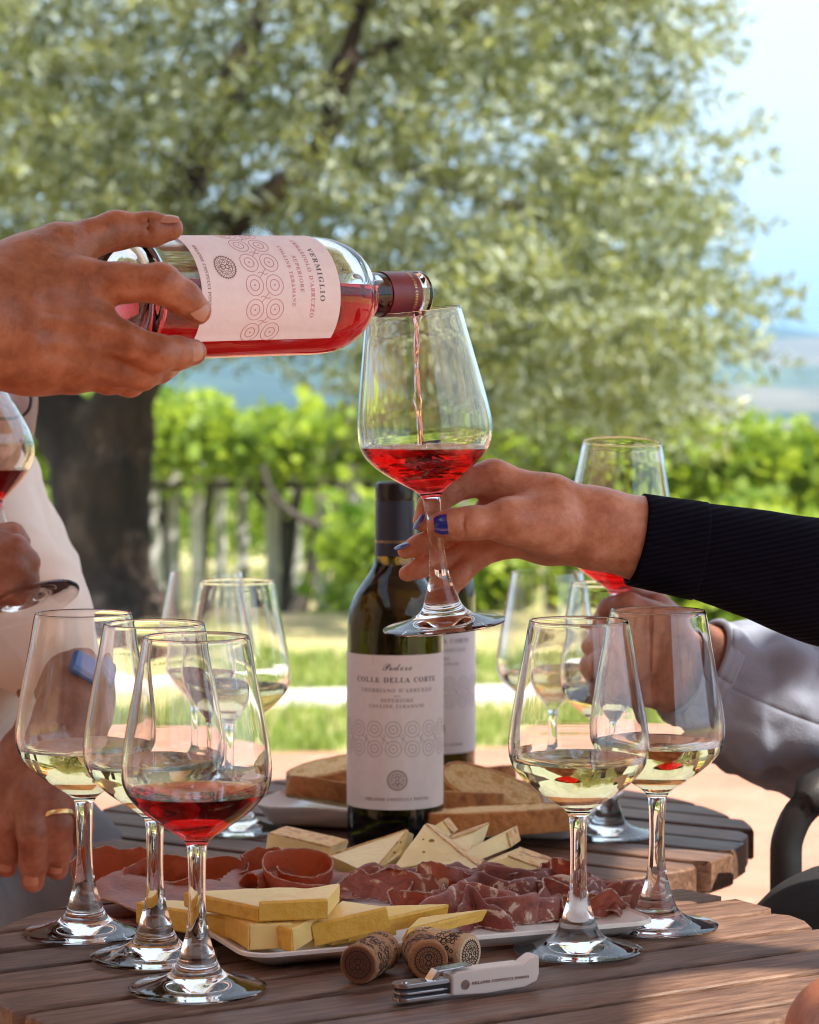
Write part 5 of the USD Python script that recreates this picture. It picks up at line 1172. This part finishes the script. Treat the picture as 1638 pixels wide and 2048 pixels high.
shirt = [[[J(-190, 1020, 2.27, .085), J(-180, 1150, 2.29, .135), J(-210, 1500, 2.32, .145), J(-220, 1690, 2.32, .15)], [J(-330, 1030, 2.2, .075), J(-150, 1000, 2.25, .070), J(-105, 1010, 2.22, .062)]],
         [[J(-90, 1000, 2.23, .056), J(-22, 1110, 2.19, .049), J(38, 1220, 2.14, .046), J(88, 1295, 2.10, .041), J(104, 1325, 2.085, .038)], [J(-340, 1040, 2.13, .064), J(-335, 1320, 2.0, .056), J(-230, 1260, 1.985, .046)]],
         [[J(-90, 1330, 2.2, .07), J(-30, 1300, 2.17, .05)]]]
sm_ = body_mesh([(shirt[0], .05), (shirt[1], .03), (shirt[2], .03)], .004, k_join=.02)
v = sm_.vertices; nn = sm_.vertex_normals
w1 = np.abs(meshkit.noise(np.column_stack([v[:, 0] * 22 + v[:, 2] * 14, v[:, 1] * 9, v[:, 2] * 9 - v[:, 0] * 8]), 4) - .5); w2 = meshkit.fbm(v * 16, 3, 6) - .5
sm_.vertices = v + nn * (.022 * (.2 - w1) + .012 * w2)[:, None]
obj('shirt', sm_, M_beige, t, smooth=True)
M_greytr = noisy('grey_cotton', (.13, .14, .16), (.17, .18, .20), 18, .9, bump=.3, bump_scale=500, dist=.001)
tr = body_mesh([([[J(-230, 1760, 2.36, .125), J(40, 1790, 2.20, .088), J(140, 1860, 2.17, .074), J(150, 2150, 2.15, .062), floor_at(140, 2150, 2.17, .050)], [J(-430, 1760, 2.25, .125), J(-260, 1880, 2.05, .098), J(-210, 2150, 2.0, .08), floor_at(-210, 2150, 2.02, .055)]], .04)], .005, noise=(.006, 14, 3))
obj('trousers', tr, M_greytr, t, smooth=True)
shoe(t, 140, 2150, 2.17, (.8, -.6)); shoe(t, -210, 2150, 2.02, (.7, -.7))
wr = P(138, 1402, 2.04); wd = unit(P(120, 1450, 2.02) - P(140, 1385, 2.06)); Mw = frame(wd, (.35, -1, .2), wr)
wb = lathe([(.0300, -.008), (.0315, -.0075), (.0318, 0), (.0315, .0075), (.0300, .008)], 40); wb.apply_transform(Mw)
wt_ = obj('watch_strap', wb, plain('dark_strap', (.02, .022, .03), .6), t, smooth=40)
fc = box((.034, .009, .026), (0, -.0335, 0), bevel=.003); fc.apply_transform(Mw); obj('watch_face', fc, plain('blue_watch_face', (.05, .14, .42), .15), wt_, smooth=30)
rg = lathe([(.0126, -.0017), (.0138, -.0017), (.0141, 0), (.0138, .0017), (.0126, .0017)], 32); rg.apply_transform(frame(unit(P(115, 1650, 1.965) - P(105, 1590, 1.975)), (0, -1, 0), P(112, 1634, 1.968))); obj('finger_ring', rg, M_gold, t, smooth=40)
M_frame = plain('dark_spectacle_frame', (.03, .02, .018), .35)
lensc = P(-2, 792, 2.085)
rim = [lensc + np.array([.0245 * math.copysign(abs(math.cos(a)) ** .85, math.cos(a)), .006 * math.cos(a), .0185 * math.copysign(abs(math.sin(a)) ** .8, math.sin(a)) - .002 * math.cos(a)]) for a in np.linspace(0, 2 * math.pi, 41)]
sp = obj('spectacle_frame', cat(tube(rim, .0014, 8, False), tube([lensc + [-.0245, -.006, .004], lensc + [-.04, .0, .006], lensc + [-.065, .02, .004]], .0014, 8), tube([lensc + [.0235, .006, .009], lensc + [.028, .008, .0085], lensc + [.026, .03, .008]], .0017, 8)), M_frame, t, smooth=True)
lens = trimesh.Trimesh(np.vstack([[lensc], rim[:-1]]), [(0, 1 + k, 1 + (k + 1) % 40) for k in range(40)], process=False); obj('lens', lens, PANE, sp, smooth=True)
hr = body_mesh([([[J(-190, 690, 2.25, .098), J(-230, 770, 2.27, .088)], [J(-120, 640, 2.2, .055), J(-190, 640, 2.22, .07)]], .03)], .005, noise=(.006, 60, 2)); obj('hair', hr, noisy('dark_hair', (.02, .014, .01), (.06, .04, .03), 90, .6), t, smooth=True)

# the man at the right: grey-white shirt, hand round the stem of a rose glass
t = thing('person', 'man in pale grey shirt holding a rose glass behind the navy sleeve', 'person')
arm = [[J(2250, 1250, 2.30, .062), J(1980, 1440, 2.22, .055), J(1640, 1430, 2.14, .044), J(1440, 1365, 2.11, .034), J(1400, 1345, 2.105, .033)]]
hand = [[J(1400, 1340, 2.105, .031), J(1350, 1290, 2.10, .026), J(1300, 1245, 2.095, .016)], [J(1400, 1345, 2.105, .031), J(1340, 1310, 2.095, .026), J(1275, 1290, 2.085, .0165)], [J(1400, 1350, 2.105, .030), J(1345, 1345, 2.095, .025), J(1275, 1335, 2.085, .0160)], [J(1400, 1360, 2.105, .028), J(1350, 1375, 2.10, .021), J(1290, 1380, 2.09, .0145)]]
h1 = [J(1300, 1245, 2.095, .0150), J(1255, 1215, 2.09, .0122), J(1222, 1222, 2.10, .0110), J(1208, 1240, 2.115, .0092)]
h2 = [J(1275, 1290, 2.085, .0148), J(1222, 1272, 2.08, .0120), J(1192, 1288, 2.095, .0108), J(1190, 1302, 2.11, .0092)]
h3 = [J(1275, 1335, 2.085, .0142), J(1215, 1325, 2.08, .0115), J(1185, 1338, 2.095, .0102), J(1186, 1350, 2.11, .0088)]
h4 = [J(1290, 1380, 2.09, .0128), J(1235, 1378, 2.085, .0102), J(1205, 1385, 2.10, .0090), J(1205, 1392, 2.11, .0080)]
h5 = [J(1360, 1270, 2.115, .019), J(1310, 1215, 2.125, .0130), J(1265, 1200, 2.135, .0115), J(1232, 1212, 2.14, .0095)]
torso = [[J(2250, 1180, 2.42, .11), J(2260, 1700, 2.45, .14)], [J(2260, 1000, 2.42, .06), J(2250, 860, 2.40, .065), J(2230, 720, 2.38, .088)]]
hc = P(2230, 720, 2.38); hd_ = unit([-.8, -.6, -.05]); hs_ = np.array([-hd_[1], hd_[0], 0])
face = [[(hc + hd_ * .080 + [0, 0, .004], .010), (hc + hd_ * .098 - [0, 0, .022], .012)], [(hc + hd_ * .045 - [0, 0, .062], .045)], [(hc + hd_ * .082 - [0, 0, .052] + hs_ * .02, .006), (hc + hd_ * .082 - [0, 0, .052] - hs_ * .02, .006)], [(hc + hs_ * .088 - [0, 0, .01], .014), (hc + hs_ * .086 - [0, 0, .035], .010)], [(hc - hs_ * .088 - [0, 0, .01], .014), (hc - hs_ * .086 - [0, 0, .035], .010)]]
m = body_mesh([(arm, .02), (hand, .014), (torso, .04), (face, .012), ([h1], .004), ([h2], .004), ([h3], .004), ([h4], .004), ([h5], .004)], .0028, k_join=.010, noise=(.0008, 60, 9))
obj('body', m, SK3, t, smooth=True)
M_grey = noisy('pale_grey_linen', (.16, .185, .25), (.22, .245, .32), 12, .9, bump=.35, bump_scale=500, dist=.0012, sheen_weight=.15)
keys = [(P(1392, 1345, 2.105), .044), (P(1420, 1362, 2.108), .050), (P(1490, 1395, 2.118), .060), (P(1570, 1425, 2.13), .064), (P(1680, 1455, 2.15), .066), (P(1980, 1450, 2.22), .072), (P(2240, 1260, 2.32), .082)]
obj('sleeve', sheet(sleeve_tube(keys, 150, 91, .38, 5), .002), M_grey, t, smooth=True)
sm_ = body_mesh([([[J(2250, 1120, 2.42, .10), J(2250, 1250, 2.42, .16), J(2260, 1750, 2.45, .17)], [J(2060, 1230, 2.36, .08), J(2440, 1230, 2.5, .08)]], .05)], .006, noise=(.008, 12, 5)); obj('shirt', sm_, M_grey, t, smooth=True)
cf = [(P(1384, 1340, 2.103), .0455), (P(1412, 1358, 2.107), .0475)]
obj('cuff', sheet(sleeve_tube(cf, 8, 61, .05, 9), .0045), M_grey, t, smooth=True)
M_black = noisy('black_cotton', (.004, .004, .005), (.008, .008, .010), 14, .9, bump=.3, bump_scale=400, dist=.001)
tr = body_mesh([([[J(2250, 1850, 2.40, .13), J(1950, 1870, 2.12, .085), J(1700, 1915, 1.95, .066), J(1640, 1940, 1.93, .058), J(1650, 2300, 1.94, .055), floor_at(1660, 2300, 1.96, .048)]], .03)], .005, noise=(.005, 16, 7)); obj('trousers', tr, M_black, t, smooth=True)
shoe(t, 1660, 2300, 1.96, (-.8, -.5))
hc = P(2230, 720, 2.38); hd_ = unit([-.8, -.6, -.05]); hs_ = np.array([-hd_[1], hd_[0], 0])
obj('hair', body_mesh([([[(hc - hd_ * .022 + [0, 0, .022], .090), (hc - hd_ * .050 - [0, 0, .035], .066)]], .03)], .006, noise=(.006, 60, 4)), noisy('grey_brown_hair', (.05, .04, .03), (.12, .10, .08), 90, .6), t, smooth=True)

# a bare knee at the lower right corner
t = thing('person', 'person close to the camera, only a bare tanned knee shows at the lower right corner', 'person')
m = body_mesh([([[J(2250, 2350, 1.05, .075), J(1850, 2180, 1.28, .056), J(1700, 2075, 1.36, .027)], [J(1700, 2075, 1.36, .027), J(1740, 2500, 1.36, .042), floor_at(1740, 2500, 1.40, .030)]], .03)], .004, k_join=.02, noise=(.001, 40, 2))
obj('body', m, SK1, t, smooth=True)
tr = body_mesh([([[J(2400, 2400, .98, .1), J(2000, 2270, 1.18, .078)]], .03)], .006, noise=(.004, 20, 2)); obj('shorts', tr, M_navy, t, smooth=True)

# black iron chair at the right
t = thing('garden_chair', 'black iron garden chair with curved arm at the right edge', 'chair')
Yc = 2.02
cp = [P(1600, 1930, Yc), P(1572, 1800, Yc), P(1572, 1700, Yc), P(1590, 1640, Yc), P(1640, 1590, Yc), P(1720, 1560, Yc)]
obj('arm_support', tube(spline(cp, 30), .0125, 12), M_iron, t, smooth=True)
obj('armrest', tube(spline([P(1608, 1605, Yc - .01), P(1625, 1592, Yc), P(1720, 1555, Yc + .03), P(1980, 1530, Yc + .2)], 20), [.010] + [.0175] * 18 + [.012], 14), M_iron, t, smooth=True)
obj('seat_rail', tube([P(1600, 1930, Yc), P(1990, 1880, Yc + .3)], .012, 10), M_iron, t, smooth=True)
sx, sy = P(1600, 1930, Yc)[:2]
obj('seat', box((.44, .42, .025), (sx + .26, sy + .16, .45), bevel=.006), M_iron, t)
for dx, dy in ((.02, 0), (.46, 0), (.02, .38), (.46, .38)): obj('leg', tube([(sx + dx, sy + dy, .45), (sx + dx, sy + dy, .012)], .012, 10), M_iron, t, smooth=True)
obj('backrest', cat(*[tube([(sx + .47, sy + .02 + .09 * k, .45), (sx + .53, sy + .02 + .09 * k, .88)], .008, 8) for k in range(5)], tube([(sx + .53, sy - .02, .88), (sx + .53, sy + .42, .88)], .014, 10)), M_iron, t, smooth=True)
